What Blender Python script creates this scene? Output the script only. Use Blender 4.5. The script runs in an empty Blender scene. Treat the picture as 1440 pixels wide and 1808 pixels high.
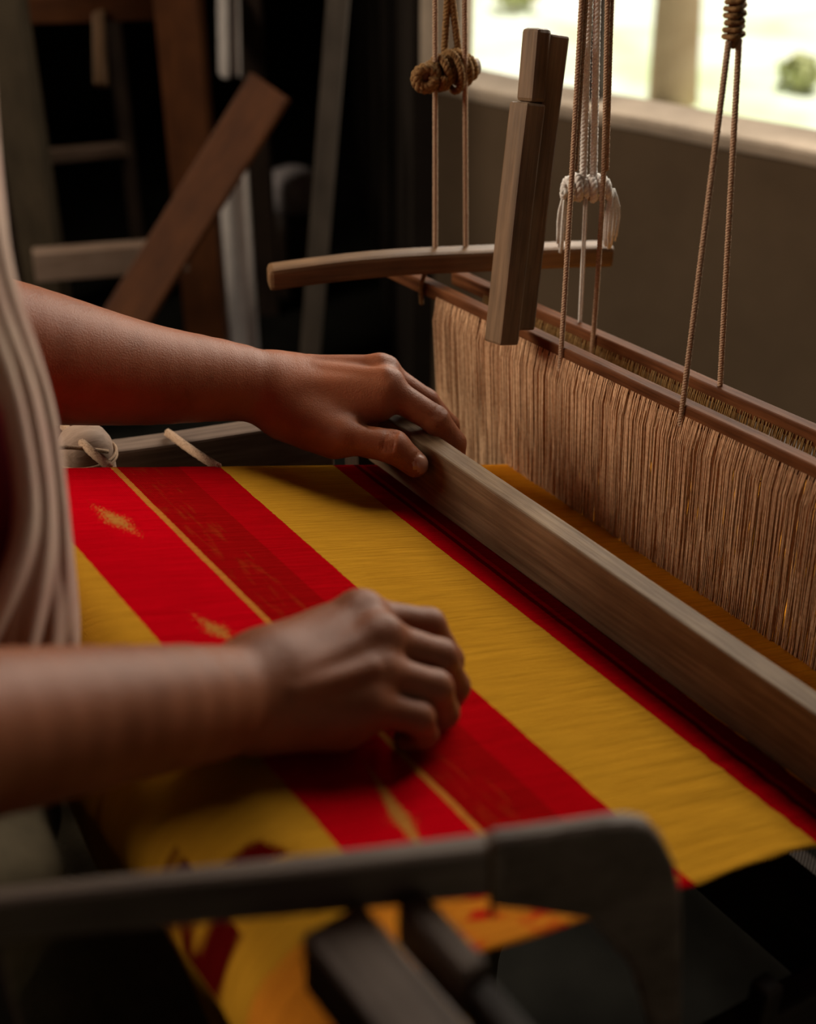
import bpy, bmesh, math, random
import numpy as np
from math import sin, cos, atan, hypot, pi, radians
from mathutils import Vector, Matrix, noise as mnoise

random.seed(7); RNG = np.random.default_rng(7)
SC = bpy.context.scene
COL = SC.collection

# ------------------------------------------------------------------ camera
FPX = 2373.0
PITCH = atan(1524 / FPX); HEAD = atan(1975 / hypot(FPX, 1524))
CAM_Z = 1.24
CAMP = np.array([0.0, 0.0, CAM_Z])
_F = np.array([sin(HEAD), cos(HEAD), 0.0]); RIGHT = np.array([cos(HEAD), -sin(HEAD), 0.0]); UPW = np.array([0, 0, 1.0])
FWD = _F * cos(PITCH) - UPW * sin(PITCH); DOWN = -(UPW * cos(PITCH) + _F * sin(PITCH))
def ray(x, y): return RIGHT * (x - 720) / FPX + DOWN * (y - 904) / FPX + FWD
def at(x, y, d): return CAMP + ray(x, y) * d
def hit(x, y, p0, n):
    r = ray(x, y); return CAMP + r * (((p0 - CAMP) @ n) / (r @ n))
def hitx(x, y, X): return hit(x, y, np.array([X, 0, 0]), np.array([1.0, 0, 0]))
def hitz(x, y, Z): return hit(x, y, np.array([0, 0, Z]), UPW)

cam = bpy.data.cameras.new('camera'); camo = bpy.data.objects.new('camera', cam); COL.objects.link(camo)
m = Matrix.Identity(4)
for i in range(3):
    m[i][0] = RIGHT[i]; m[i][1] = -DOWN[i]; m[i][2] = -FWD[i]; m[i][3] = CAMP[i]
camo.matrix_world = m
cam.sensor_fit = 'VERTICAL'; cam.sensor_height = 36.0; cam.lens = FPX / 1808 * 36.0
cam.clip_start = 0.02; cam.clip_end = 100
cam.dof.use_dof = True; cam.dof.focus_distance = 0.945; cam.dof.aperture_fstop = 4.2
SC.camera = camo

# ------------------------------------------------------------------ light
SC.view_settings.view_transform = 'Standard'; SC.view_settings.look = 'None'
SC.view_settings.exposure = 0.0; SC.view_settings.gamma = 1.0
W = bpy.data.worlds.new('sky'); SC.world = W; W.use_nodes = True
bg = W.node_tree.nodes['Background']; bg.inputs[0].default_value = (1.0, 0.95, 0.86, 1); bg.inputs[1].default_value = 0.42
sun = bpy.data.lights.new('sun', 'SUN'); sun.energy = 5.0; sun.angle = radians(1.0); sun.color = (1, 0.95, 0.84)
suno = bpy.data.objects.new('sun', sun); COL.objects.link(suno)
suno.rotation_euler = Vector((-0.15, -0.10, -0.98)).to_track_quat('-Z', 'Y').to_euler()
def area(name, loc, target, sx, sy, power, col, spread=180):
    l = bpy.data.lights.new(name, 'AREA'); l.shape = 'RECTANGLE'; l.size = sx; l.size_y = sy; l.energy = power; l.color = col; l.spread = radians(spread)
    o = bpy.data.objects.new(name, l); COL.objects.link(o); o.location = loc
    o.rotation_euler = (Vector(target) - Vector(loc)).to_track_quat('-Z', 'Y').to_euler(); return o
# daylight filling the upper part of the window in front of the weaver, and the window in the wall behind her
area('window_daylight', (1.412 - 0.03, 1.157 - 0.01, 1.47), (0.10, 0.69, 1.10), 1.0, 1.10, 28, (1.0, 0.93, 0.80))
area('rear_window_daylight', (-1.36, 2.1, 1.95), (0.60, 0.55, 0.72), 1.3, 0.9, 25, (1.0, 0.86, 0.68), 110)

# ------------------------------------------------------------------ helpers
def tag(o, label=None, cat=None, group=None, kind=None):
    if label: o['label'] = label
    if cat: o['category'] = cat
    if group: o['group'] = group
    if kind: o['kind'] = kind
    return o
def empty(name, loc, label=None, cat=None, group=None):
    o = bpy.data.objects.new(name, None); COL.objects.link(o); o.location = Vector(loc); o.empty_display_size = 0.05
    return tag(o, label, cat, group)
def link(name, me, mat, parent=None, matrix=None):
    o = bpy.data.objects.new(name, me); COL.objects.link(o)
    if mat is not None and len(me.materials) == 0:
        me.materials.append(mat)
    if matrix is not None: o.matrix_basis = matrix
    if parent is not None:
        o.parent = parent
        off = Vector(parent.location); g = parent.parent
        if parent.type == 'MESH' or g is not None:
            o.matrix_parent_inverse = world_of(parent).inverted()
        else:
            o.matrix_parent_inverse = Matrix.Translation(off).inverted()
    return o
def world_of(o):
    mb = o.matrix_basis.copy()
    if o.parent is None: return mb
    return world_of(o.parent) @ o.matrix_parent_inverse @ mb
def mesh(name, V, Fc, mat, parent=None, smooth=False, center=True, uv=None):
    V = np.asarray(V, float)
    c = V.mean(0) if center else np.zeros(3)
    me = bpy.data.meshes.new(name); me.from_pydata((V - c).tolist(), [], [list(f) for f in Fc]); me.validate()
    if smooth: me.polygons.foreach_set('use_smooth', [True] * len(me.polygons))
    if uv is not None:
        l = me.uv_layers.new(name='UVMap'); vi = np.zeros(len(me.loops), int); me.loops.foreach_get('vertex_index', vi)
        l.data.foreach_set('uv', np.asarray(uv, float)[vi].ravel())
    me.update()
    return link(name, me, mat, parent, Matrix.Translation(Vector(c)))
def frame(p0, p1, up=(0, 0, 1)):
    p0 = Vector(p0); p1 = Vector(p1); x = (p1 - p0); L = x.length; x.normalize()
    up = Vector(up); y = up.cross(x); y.normalize(); z = x.cross(y)
    M = Matrix.Identity(4); c = (p0 + p1) / 2
    for i in range(3): M[i][0] = x[i]; M[i][1] = y[i]; M[i][2] = z[i]; M[i][3] = c[i]
    return M, L
def beam(name, p0, p1, w, h, mat, parent=None, up=(0, 0, 1), bev=0.0025, rough=0.0, seg=10, taper=1.0, bow=0.0):
    """timber with local x along its length; w across, h along up"""
    M, L = frame(p0, p1, up); bm = bmesh.new()
    n = seg + 1; rings = []
    for i in range(n):
        t = i / seg; s = 1 + (taper - 1) * t; x = (t - .5) * L
        dz = bow * (1 - (2 * t - 1) ** 2)
        dy = rough * mnoise.noise(Vector((x * 6, 3.1, L * 7))); dz += rough * mnoise.noise(Vector((x * 6, 9.7, L * 5)))
        rings.append([bm.verts.new((x, sy * w / 2 * s + dy, sz * h / 2 * s + dz)) for sy, sz in ((-1, -1), (1, -1), (1, 1), (-1, 1))])
    for a, b in zip(rings[:-1], rings[1:]):
        for k in range(4): bm.faces.new((a[k], b[k], b[(k + 1) % 4], a[(k + 1) % 4]))
    bm.faces.new(rings[0]); bm.faces.new(rings[-1][::-1])
    bmesh.ops.recalc_face_normals(bm, faces=bm.faces)
    if bev > 0:
        es = [e for e in bm.edges if len(e.link_faces) == 2 and e.calc_face_angle(0) > 0.7]
        bmesh.ops.bevel(bm, geom=es, offset=min(bev, 0.4 * min(w, h)), segments=2, profile=0.5, affect='EDGES')
    me = bpy.data.meshes.new(name); bm.to_mesh(me); bm.free()
    return link(name, me, mat, parent, M)
def prism(name, outline, axis, thick, mat, parent=None, bev=0.002):
    """outline: world points (planar); extruded along axis by thick"""
    P = np.asarray(outline, float); ax = np.asarray(axis, float); ax = ax / np.linalg.norm(ax)
    c = P.mean(0) + ax * thick / 2; bm = bmesh.new()
    a = [bm.verts.new(p - c) for p in P]; b = [bm.verts.new(p + ax * thick - c) for p in P]
    n = len(P); bm.faces.new(a); bm.faces.new(b[::-1])
    for i in range(n): bm.faces.new((a[i], b[i], b[(i + 1) % n], a[(i + 1) % n]))
    bmesh.ops.recalc_face_normals(bm, faces=bm.faces)
    if bev > 0:
        es = [e for e in bm.edges if e.calc_face_angle(0) > 0.6]
        bmesh.ops.bevel(bm, geom=es, offset=bev, segments=2, profile=0.5, affect='EDGES')
    me = bpy.data.meshes.new(name); bm.to_mesh(me); bm.free()
    return link(name, me, mat, parent, Matrix.Translation(Vector(c)))
def smooth_path(P, n):
    P = np.asarray(P, float); m_ = len(P)
    if m_ < 3:
        t = np.linspace(0, 1, n)[:, None]; return P[0] * (1 - t) + P[1] * t
    d = np.r_[0, np.cumsum(np.linalg.norm(np.diff(P, axis=0), axis=1))]; s = np.linspace(0, d[-1], n)
    T = np.gradient(P, d, axis=0); out = []
    for x in s:
        i = min(np.searchsorted(d, x, side='right') - 1, m_ - 2); h = d[i + 1] - d[i]; t = (x - d[i]) / h
        out.append((2*t**3-3*t**2+1)*P[i] + (t**3-2*t**2+t)*h*T[i] + (-2*t**3+3*t**2)*P[i+1] + (t**3-t**2)*h*T[i+1])
    return np.array(out)
def tube_vf(P, r, sides=8, caps=True, phase=0.0):
    P = np.asarray(P, float); n = len(P); r = np.broadcast_to(np.asarray(r, float), (n,))
    T = np.gradient(P, axis=0); T /= np.linalg.norm(T, axis=1)[:, None] + 1e-12
    ref = np.array([0.31, 0.9, 0.2]); u = ref - T[0] * (ref @ T[0]); u /= np.linalg.norm(u); V = []
    for i in range(n):
        u = u - T[i] * (u @ T[i]); u /= np.linalg.norm(u); v = np.cross(T[i], u)
        for k in range(sides):
            a = 2 * pi * k / sides + phase; V.append(P[i] + r[i] * (cos(a) * u + sin(a) * v))
    Fc = []
    for i in range(n - 1):
        for k in range(sides):
            Fc.append((i*sides+k, i*sides+(k+1) % sides, (i+1)*sides+(k+1) % sides, (i+1)*sides+k))
    if caps: Fc.append(tuple(range(sides))[::-1]); Fc.append(tuple((n-1)*sides+k for k in range(sides)))
    return V, Fc
class MB:
    def __init__(s): s.V = []; s.F = []
    def add(s, V, Fc):
        o = len(s.V); s.V += [tuple(v) for v in V]; s.F += [tuple(i + o for i in f) for f in Fc]; return s
    def tube(s, P, r, sides=8, caps=True): return s.add(*tube_vf(P, r, sides, caps))
    def rope(s, P, r, pitch=0.008, strands=3, sides=6):
        P = np.asarray(P, float); L = np.linalg.norm(np.diff(P, axis=0), axis=1).sum(); n = max(8, int(L / pitch * 7))
        Q = smooth_path(P, n); T = np.gradient(Q, axis=0); T /= np.linalg.norm(T, axis=1)[:, None]
        ref = np.array([0.31, 0.9, 0.2]); u = ref - T[0] * (ref @ T[0]); U = []
        for t in T:
            u = u - t * (u @ t); u /= np.linalg.norm(u); U.append(u)
        U = np.array(U); Vv = np.cross(T, U); a = np.linspace(0, L / pitch * 2 * pi, n)
        for k in range(strands):
            an = a + 2 * pi * k / strands
            s.tube(Q + r * 0.5 * (np.cos(an)[:, None] * U + np.sin(an)[:, None] * Vv), r * 0.56, sides)
        return s
    def build(s, name, mat, parent=None, smooth=True): return mesh(name, s.V, s.F, mat, parent, smooth)

# ------------------------------------------------------------------ materials
def new_mat(name):
    mt = bpy.data.materials.new(name); mt.use_nodes = True; nt = mt.node_tree
    return mt, nt, nt.nodes['Principled BSDF']
def N_(nt, t, **kw):
    n = nt.nodes.new(t)
    for k, v in kw.items():
        if k in n.inputs.keys(): n.inputs[k].default_value = v
        else: setattr(n, k, v)
    return n
def ramp(nt, stops, src):
    r = nt.nodes.new('ShaderNodeValToRGB'); e = r.color_ramp.elements
    e.remove(e[1]); e[0].position = stops[0][0]; e[0].color = (*stops[0][1], 1)
    for p, c in stops[1:]: e.new(p).color = (*c, 1)
    nt.links.new(src, r.inputs[0]); return r.outputs[0]
def bump(nt, b, src, strength, dist=0.001):
    n = nt.nodes.new('ShaderNodeBump'); n.inputs['Strength'].default_value = strength; n.inputs['Distance'].default_value = dist
    nt.links.new(src, n.inputs['Height']); nt.links.new(n.outputs[0], b.inputs['Normal']); return n
def wood(name, c1, c2, rough=0.6, scale=1.0, grain=0.5, c3=None):
    mt, nt, b = new_mat(name); L = nt.links
    tc = N_(nt, 'ShaderNodeTexCoord'); mp = N_(nt, 'ShaderNodeMapping'); mp.inputs['Scale'].default_value = (14 * scale, 260 * scale, 260 * scale)
    oi = N_(nt, 'ShaderNodeObjectInfo'); ad = N_(nt, 'ShaderNodeVectorMath'); ad.operation = 'ADD'
    L.new(tc.outputs['Object'], mp.inputs[0]); L.new(mp.outputs[0], ad.inputs[0]); L.new(oi.outputs['Random'], ad.inputs[1])
    n1 = N_(nt, 'ShaderNodeTexNoise', Scale=1.0, Detail=5.0, Roughness=0.6); L.new(ad.outputs[0], n1.inputs['Vector'])
    mp2 = N_(nt, 'ShaderNodeMapping'); mp2.inputs['Scale'].default_value = (16, 26, 26); L.new(tc.outputs['Object'], mp2.inputs[0])
    n2 = N_(nt, 'ShaderNodeTexNoise', Scale=1.0, Detail=3.0); L.new(mp2.outputs[0], n2.inputs['Vector'])
    mx = N_(nt, 'ShaderNodeMath', operation='MULTIPLY_ADD'); mx.inputs[1].default_value = 0.55; L.new(n1.outputs[0], mx.inputs[0])
    ml = N_(nt, 'ShaderNodeMath', operation='MULTIPLY'); ml.inputs[1].default_value = 0.5; L.new(n2.outputs[0], ml.inputs[0]); L.new(ml.outputs[0], mx.inputs[2])
    st = [(0.36, c1), (0.66, c2)] if c3 is None else [(0.34, c1), (0.52, c3), (0.68, c2)]
    L.new(ramp(nt, st, mx.outputs[0]), b.inputs['Base Color']); b.inputs['Roughness'].default_value = rough; b.inputs['Specular IOR Level'].default_value = 0.25
    bump(nt, b, n1.outputs[0], grain, 0.0009); return mt
def plain(name, c, rough=0.7, var=0.25, scale=40.0, bmp=0.3, bdist=0.001, c2=None):
    mt, nt, b = new_mat(name); L = nt.links
    tc = N_(nt, 'ShaderNodeTexCoord'); n1 = N_(nt, 'ShaderNodeTexNoise', Scale=scale, Detail=6.0, Roughness=0.62); L.new(tc.outputs['Object'], n1.inputs['Vector'])
    a = c2 or tuple(x * (1 - var) for x in c); z = c if c2 else tuple(min(1, x * (1 + var)) for x in c)
    L.new(ramp(nt, [(0.32, a), (0.68, z)], n1.outputs[0]), b.inputs['Base Color']); b.inputs['Roughness'].default_value = rough; b.inputs['Specular IOR Level'].default_value = 0.5 if rough < 0.5 else 0.06
    bump(nt, b, n1.outputs[0], bmp, bdist); return mt
def fiber(name, c1, c2, scale=900.0, rough=0.85):
    return plain(name, c2, rough, 0.2, scale, 0.6, 0.0006, c1)

M = {}
M['batten'] = wood('worn_teak', (0.12, 0.068, 0.034), (0.31, 0.205, 0.118), 0.6, 1.0, 0.7, (0.20, 0.124, 0.068))
M['grey_wood'] = wood('weathered_grey_wood', (0.080, 0.050, 0.036), (0.19, 0.130, 0.098), 0.55, 1.0, 0.5)
M['paddle'] = wood('old_brown_wood', (0.070, 0.040, 0.020), (0.19, 0.115, 0.062), 0.5, 0.8, 0.5)
M['lever'] = wood('dark_lever_wood', (0.065, 0.033, 0.014), (0.19, 0.10, 0.046), 0.5, 0.8, 0.6)
M['heddle_bar'] = wood('polished_red_brown_wood', (0.045, 0.014, 0.005), (0.15, 0.054, 0.020), 0.6, 1.0, 0.4)
M['heddle_bar'].node_tree.nodes['Principled BSDF'].inputs['Specular IOR Level'].default_value = 0.06
M['dark_wood'] = wood('dark_wood', (0.016, 0.009, 0.006), (0.045, 0.026, 0.016), 0.6)
M['frame_wood'] = wood('frame_wood', (0.07, 0.045, 0.028), (0.17, 0.115, 0.07), 0.6)
M['bg_post'] = wood('dusty_post_wood', (0.042, 0.029, 0.016), (0.08, 0.056, 0.032), 0.7)
M['pole'] = wood('grey_pole_wood', (0.034, 0.025, 0.018), (0.062, 0.046, 0.034), 0.7)
M['bg_rust'] = wood('reddish_wood', (0.055, 0.016, 0.004), (0.115, 0.036, 0.009), 0.6)
M['bg_pale'] = wood('pale_pinkish_wood', (0.20, 0.125, 0.085), (0.33, 0.22, 0.16), 0.7)
M['tan_rope'] = fiber('tan_cotton_rope', (0.26, 0.16, 0.10), (0.50, 0.34, 0.23))
M['coir'] = fiber('brown_coir', (0.10, 0.05, 0.02), (0.30, 0.17, 0.07), 500)
M['white_rope'] = fiber('white_cotton', (0.50, 0.44, 0.40), (0.78, 0.74, 0.70))
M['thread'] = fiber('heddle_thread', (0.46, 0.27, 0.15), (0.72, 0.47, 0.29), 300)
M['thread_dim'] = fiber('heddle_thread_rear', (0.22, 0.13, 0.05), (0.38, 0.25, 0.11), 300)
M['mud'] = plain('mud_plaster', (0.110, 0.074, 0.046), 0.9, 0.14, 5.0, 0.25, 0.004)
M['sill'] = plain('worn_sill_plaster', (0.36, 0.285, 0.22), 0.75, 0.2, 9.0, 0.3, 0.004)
M['dark_wall'] = plain('unlit_wall', (0.020, 0.015, 0.012), 0.95, 0.3, 4.0, 0.3, 0.005)  # room's shade put into the colour: near-black for walls out of the light
M['earth'] = plain('packed_earth', (0.011, 0.010, 0.008), 0.95, 0.35, 7.0, 0.5, 0.006)
M['maroon'] = plain('maroon_cotton', (0.24, 0.006, 0.014), 0.8, 0.2, 400, 0.3, 0.0005)
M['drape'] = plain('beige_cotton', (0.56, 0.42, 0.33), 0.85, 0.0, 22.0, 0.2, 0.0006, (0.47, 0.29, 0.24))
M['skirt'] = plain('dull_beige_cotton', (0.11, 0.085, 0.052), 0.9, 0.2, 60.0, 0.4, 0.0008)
M['hair'] = plain('black_hair', (0.012, 0.009, 0.008), 0.45, 0.3, 200, 0.5, 0.001)
M['white_cloth'] = plain('white_hanging_cloth', (0.72, 0.64, 0.60), 0.9, 0.1, 30, 0.2, 0.001)
M['metal'] = plain('dull_pale_drum', (0.42, 0.37, 0.37), 0.6, 0.15, 20, 0.1, 0.001)
M['bark'] = plain('tree_bark', (0.62, 0.44, 0.31), 0.9, 0.0, 6.0, 0.6, 0.02, (0.46, 0.31, 0.20))
M['leaf'] = plain('shrub_leaf', (0.52, 0.54, 0.26), 0.7, 0.3, 12.0, 0.2, 0.002)

def skin_mat():
    mt, nt, b = new_mat('brown_skin'); L = nt.links
    tc = N_(nt, 'ShaderNodeTexCoord')
    n1 = N_(nt, 'ShaderNodeTexNoise', Scale=22.0, Detail=4.0, Roughness=0.6); L.new(tc.outputs['Object'], n1.inputs['Vector'])
    vo = N_(nt, 'ShaderNodeTexVoronoi', Scale=900.0); L.new(tc.outputs['Object'], vo.inputs['Vector'])
    n2 = N_(nt, 'ShaderNodeTexNoise', Scale=260.0, Detail=4.0); L.new(tc.outputs['Object'], n2.inputs['Vector'])
    L.new(ramp(nt, [(0.3, (0.195, 0.058, 0.022)), (0.5, (0.255, 0.082, 0.034)), (0.7, (0.30, 0.098, 0.044))], n1.outputs[0]), b.inputs['Base Color'])
    b.inputs['Roughness'].default_value = 0.5; b.inputs['Specular IOR Level'].default_value = 0.22; b.inputs['Subsurface Weight'].default_value = 0.12
    b.inputs['Subsurface Radius'].default_value = (1.0, 0.35, 0.2); b.inputs['Subsurface Scale'].default_value = 0.004
    ad = N_(nt, 'ShaderNodeMath', operation='ADD'); L.new(vo.outputs['Distance'], ad.inputs[0]); L.new(n2.outputs[0], ad.inputs[1])
    bump(nt, b, ad.outputs[0], 0.28, 0.0006); return mt
M['skin'] = skin_mat()
M['nail'] = plain('finger_nail', (0.42, 0.20, 0.135), 0.25, 0.05, 60, 0.05, 0.0003)

# loom frame axes: u runs down the cloth away from the weaver, v across it, h off it
XD = RIGHT * 2940 + DOWN * -114 + FWD * FPX; XD /= np.linalg.norm(XD); XD[1] = 0; XD /= np.linalg.norm(XD)
YD = np.array([0, 1.0, 0]); ND = np.array([-XD[2], 0, XD[0]])
P0 = at(600, 830, 1.02)
def loom(u, v, h=0.0): return P0 + XD * u + YD * v + ND * h
def uvh(p): d = np.asarray(p) - P0; return d @ XD, d[1], d @ ND
V0, V1 = -0.464, 0.009          # near and far selvage

def cloth_mat():
    mt, nt, b = new_mat('silk_stripes'); L = nt.links
    uv = N_(nt, 'ShaderNodeUVMap'); sp = N_(nt, 'ShaderNodeSeparateXYZ'); L.new(uv.outputs[0], sp.inputs[0]); S, Vv = sp.outputs[0], sp.outputs[1]
    def math(op, a, c=None, c2=None):
        n = N_(nt, 'ShaderNodeMath', operation=op)
        for i, x in enumerate((a, c, c2)):
            if x is None: continue
            if isinstance(x, (int, float)): n.inputs[i].default_value = x
            else: L.new(x, n.inputs[i])
        return n.outputs[0]
    # slight wander of the weft edges
    nw = N_(nt, 'ShaderNodeTexNoise', Scale=1.0, Detail=2.0); mpw = N_(nt, 'ShaderNodeMapping'); mpw.inputs['Scale'].default_value = (6, 420, 1); L.new(uv.outputs[0], mpw.inputs[0]); L.new(mpw.outputs[0], nw.inputs['Vector'])
    wob = math('MULTIPLY', math('SUBTRACT', nw.outputs[0], 0.5), 0.0016)
    s = math('ADD', S, wob)
    red = (0.60, 0.0012, 0.0085); dred = (0.33, 0.003, 0.004); yel = (0.60, 0.285, 0.022); gold = (0.52, 0.20, 0.040)
    stops = [(-0.62, yel), (-0.2602, red), (-0.1864, (0.56, 0.19, 0.032)), (-0.1854, dred), (-0.150, (0.40, 0.04, 0.01)), (-0.1485, dred), (-0.138, (0.46, 0.002, 0.006)), (-0.1040, yel), (-0.0040, (0.46, 0.001, 0.006)), (0.0175, (0.15, 0.001, 0.003)), (0.0205, (0.40, 0.001, 0.006)), (0.028, (0.20, 0.001, 0.003)), (0.040, (0.80, 0.32, 0.020))]
    lo, hi = -0.62, 0.60
    r = nt.nodes.new('ShaderNodeValToRGB'); r.color_ramp.interpolation = 'CONSTANT'; e = r.color_ramp.elements
    e.remove(e[1]); e[0].position = 0.0; e[0].color = (*stops[0][1], 1)
    for p, c in stops[1:]: e.new((p - lo) / (hi - lo)).color = (*c, 1)
    L.new(math('DIVIDE', math('SUBTRACT', s, lo), hi - lo), r.inputs[0]); col = r.outputs[0]
    def mix(fac, c1, c2):
        n = nt.nodes.new('ShaderNodeMix'); n.data_type = 'RGBA'; L.new(fac, n.inputs[0]); L.new(c1, n.inputs[6])
        if isinstance(c2, tuple): n.inputs[7].default_value = (*c2, 1)
        else: L.new(c2, n.inputs[7])
        return n.outputs[2]
    # gold brocade motifs
    nm = N_(nt, 'ShaderNodeTexNoise', Scale=1.0, Detail=4.0, Roughness=0.7); mpm = N_(nt, 'ShaderNodeMapping'); mpm.inputs['Scale'].default_value = (700, 500, 1); L.new(uv.outputs[0], mpm.inputs[0]); L.new(mpm.outputs[0], nm.inputs['Vector'])
    def motif(u0, v0, lu, lv, ang, thr, c, col):
        du = math('SUBTRACT', S, u0); dv = math('SUBTRACT', Vv, v0); ca, sa = cos(ang), sin(ang)
        a = math('ADD', math('MULTIPLY', du, ca / lu), math('MULTIPLY', dv, sa / lu)); bb = math('SUBTRACT', math('MULTIPLY', dv, ca / lv), math('MULTIPLY', du, sa / lv))
        dd = math('ADD', math('ABSOLUTE', a), math('ABSOLUTE', bb))
        val = math('SUBTRACT', math('ADD', nm.outputs[0], math('MULTIPLY', dd, -0.33)), thr)
        fac = N_(nt, 'ShaderNodeClamp'); L.new(math('MULTIPLY', val, 9.0), fac.inputs[0])
        return mix(fac.outputs[0], col, c)
    for (x, y, lu, lv, ang, thr) in [(205, 918, 0.013, 0.030, 0.25, 0.27), (382, 1112, 0.012, 0.028, 0.25, 0.29), (705, 1440, 0.0045, 0.040, -0.20, 0.12), (712, 1448, 0.020, 0.026, 0.0, 0.40), (590, 1265, 0.012, 0.028, 0.25, 0.24)]:
        u0, v0, _ = uvh(hit(x, y, P0, ND)); col = motif(u0, v0, lu, lv, ang, thr, gold, col)
    u0, v0 = -0.2925, -0.374; col = motif(u0, v0, 0.0110, 0.0060, -0.55, 0.0, (0.13, 0.002, 0.002), col)
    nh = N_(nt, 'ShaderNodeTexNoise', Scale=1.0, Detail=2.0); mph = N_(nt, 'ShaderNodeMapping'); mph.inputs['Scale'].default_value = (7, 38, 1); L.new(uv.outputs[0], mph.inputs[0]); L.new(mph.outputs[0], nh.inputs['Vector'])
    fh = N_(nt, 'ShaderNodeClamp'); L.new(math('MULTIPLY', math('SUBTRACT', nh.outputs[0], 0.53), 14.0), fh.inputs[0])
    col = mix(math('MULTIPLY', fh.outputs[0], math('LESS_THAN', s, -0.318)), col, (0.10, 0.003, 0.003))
    # faint brocade in the dark band
    inb = math('MULTIPLY', math('GREATER_THAN', s, -0.1845), math('LESS_THAN', s, -0.150))
    nb = N_(nt, 'ShaderNodeTexNoise', Scale=1.0, Detail=3.0); mpb = N_(nt, 'ShaderNodeMapping'); mpb.inputs['Scale'].default_value = (200, 40, 1); L.new(uv.outputs[0], mpb.inputs[0]); L.new(mpb.outputs[0], nb.inputs['Vector'])
    fc = N_(nt, 'ShaderNodeClamp'); L.new(math('MULTIPLY', math('SUBTRACT', nb.outputs[0], 0.52), 2.2), fc.inputs[0])
    col = mix(math('MULTIPLY', inb, math('MULTIPLY', fc.outputs[0], 0.55)), col, (0.36, 0.07, 0.012))
    # orange selvage left by the weft returns near the breast beam
    ns = N_(nt, 'ShaderNodeTexNoise', Scale=1.0, Detail=4.0); mps = N_(nt, 'ShaderNodeMapping'); mps.inputs['Scale'].default_value = (26, 90, 1); L.new(uv.outputs[0], mps.inputs[0]); L.new(mps.outputs[0], ns.inputs['Vector'])
    sel = math('MULTIPLY', math('LESS_THAN', math('ADD', Vv, math('MULTIPLY', ns.outputs[0], 0.02)), V0 + 0.050), math('LESS_THAN', s, -0.104))
    f2 = N_(nt, 'ShaderNodeClamp'); L.new(math('MULTIPLY', math('SUBTRACT', math('ADD', ns.outputs[0], math('MULTIPLY', s, -1.2)), 0.66), 9.0), f2.inputs[0])
    col = mix(math('MULTIPLY', sel, f2.outputs[0]), col, (0.66, 0.22, 0.02))
    # warp streaks
    nk = N_(nt, 'ShaderNodeTexNoise', Scale=1.0, Detail=5.0, Roughness=0.65); mpk = N_(nt, 'ShaderNodeMapping'); mpk.inputs['Scale'].default_value = (22, 620, 1); L.new(uv.outputs[0], mpk.inputs[0]); L.new(mpk.outputs[0], nk.inputs['Vector'])
    mul = nt.nodes.new('ShaderNodeMix'); mul.data_type = 'RGBA'; mul.blend_type = 'MULTIPLY'; mul.inputs[0].default_value = 1.0
    L.new(col, mul.inputs[6]); L.new(ramp(nt, [(0.30, (0.74, 0.70, 0.62)), (0.62, (1, 1, 1))], nk.outputs[0]), mul.inputs[7])
    L.new(mul.outputs[2], b.inputs['Base Color']); b.inputs['Roughness'].default_value = 0.52
    nq = N_(nt, 'ShaderNodeTexNoise', Scale=1.0, Detail=4.0, Roughness=0.6); mpq = N_(nt, 'ShaderNodeMapping'); mpq.inputs['Scale'].default_value = (9, 150, 1); L.new(uv.outputs[0], mpq.inputs[0]); L.new(mpq.outputs[0], nq.inputs['Vector'])
    b.inputs['Sheen Weight'].default_value = 0.0; b.inputs['Specular IOR Level'].default_value = 0.0
    # weave relief
    wv = N_(nt, 'ShaderNodeTexWave', Scale=1.0, Distortion=1.5); wv.bands_direction = 'X'; mpv = N_(nt, 'ShaderNodeMapping'); mpv.inputs['Scale'].default_value = (220, 14, 1); L.new(uv.outputs[0], mpv.inputs[0]); L.new(mpv.outputs[0], wv.inputs['Vector'])
    hsum = math('ADD', math('ADD', math('MULTIPLY', wv.outputs['Fac'], 0.30), math('MULTIPLY', nk.outputs[0], 1.5)), math('MULTIPLY', nq.outputs[0], 2.6))
    bump(nt, b, hsum, 0.8, 0.0010); return mt
M['cloth'] = cloth_mat()

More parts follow.
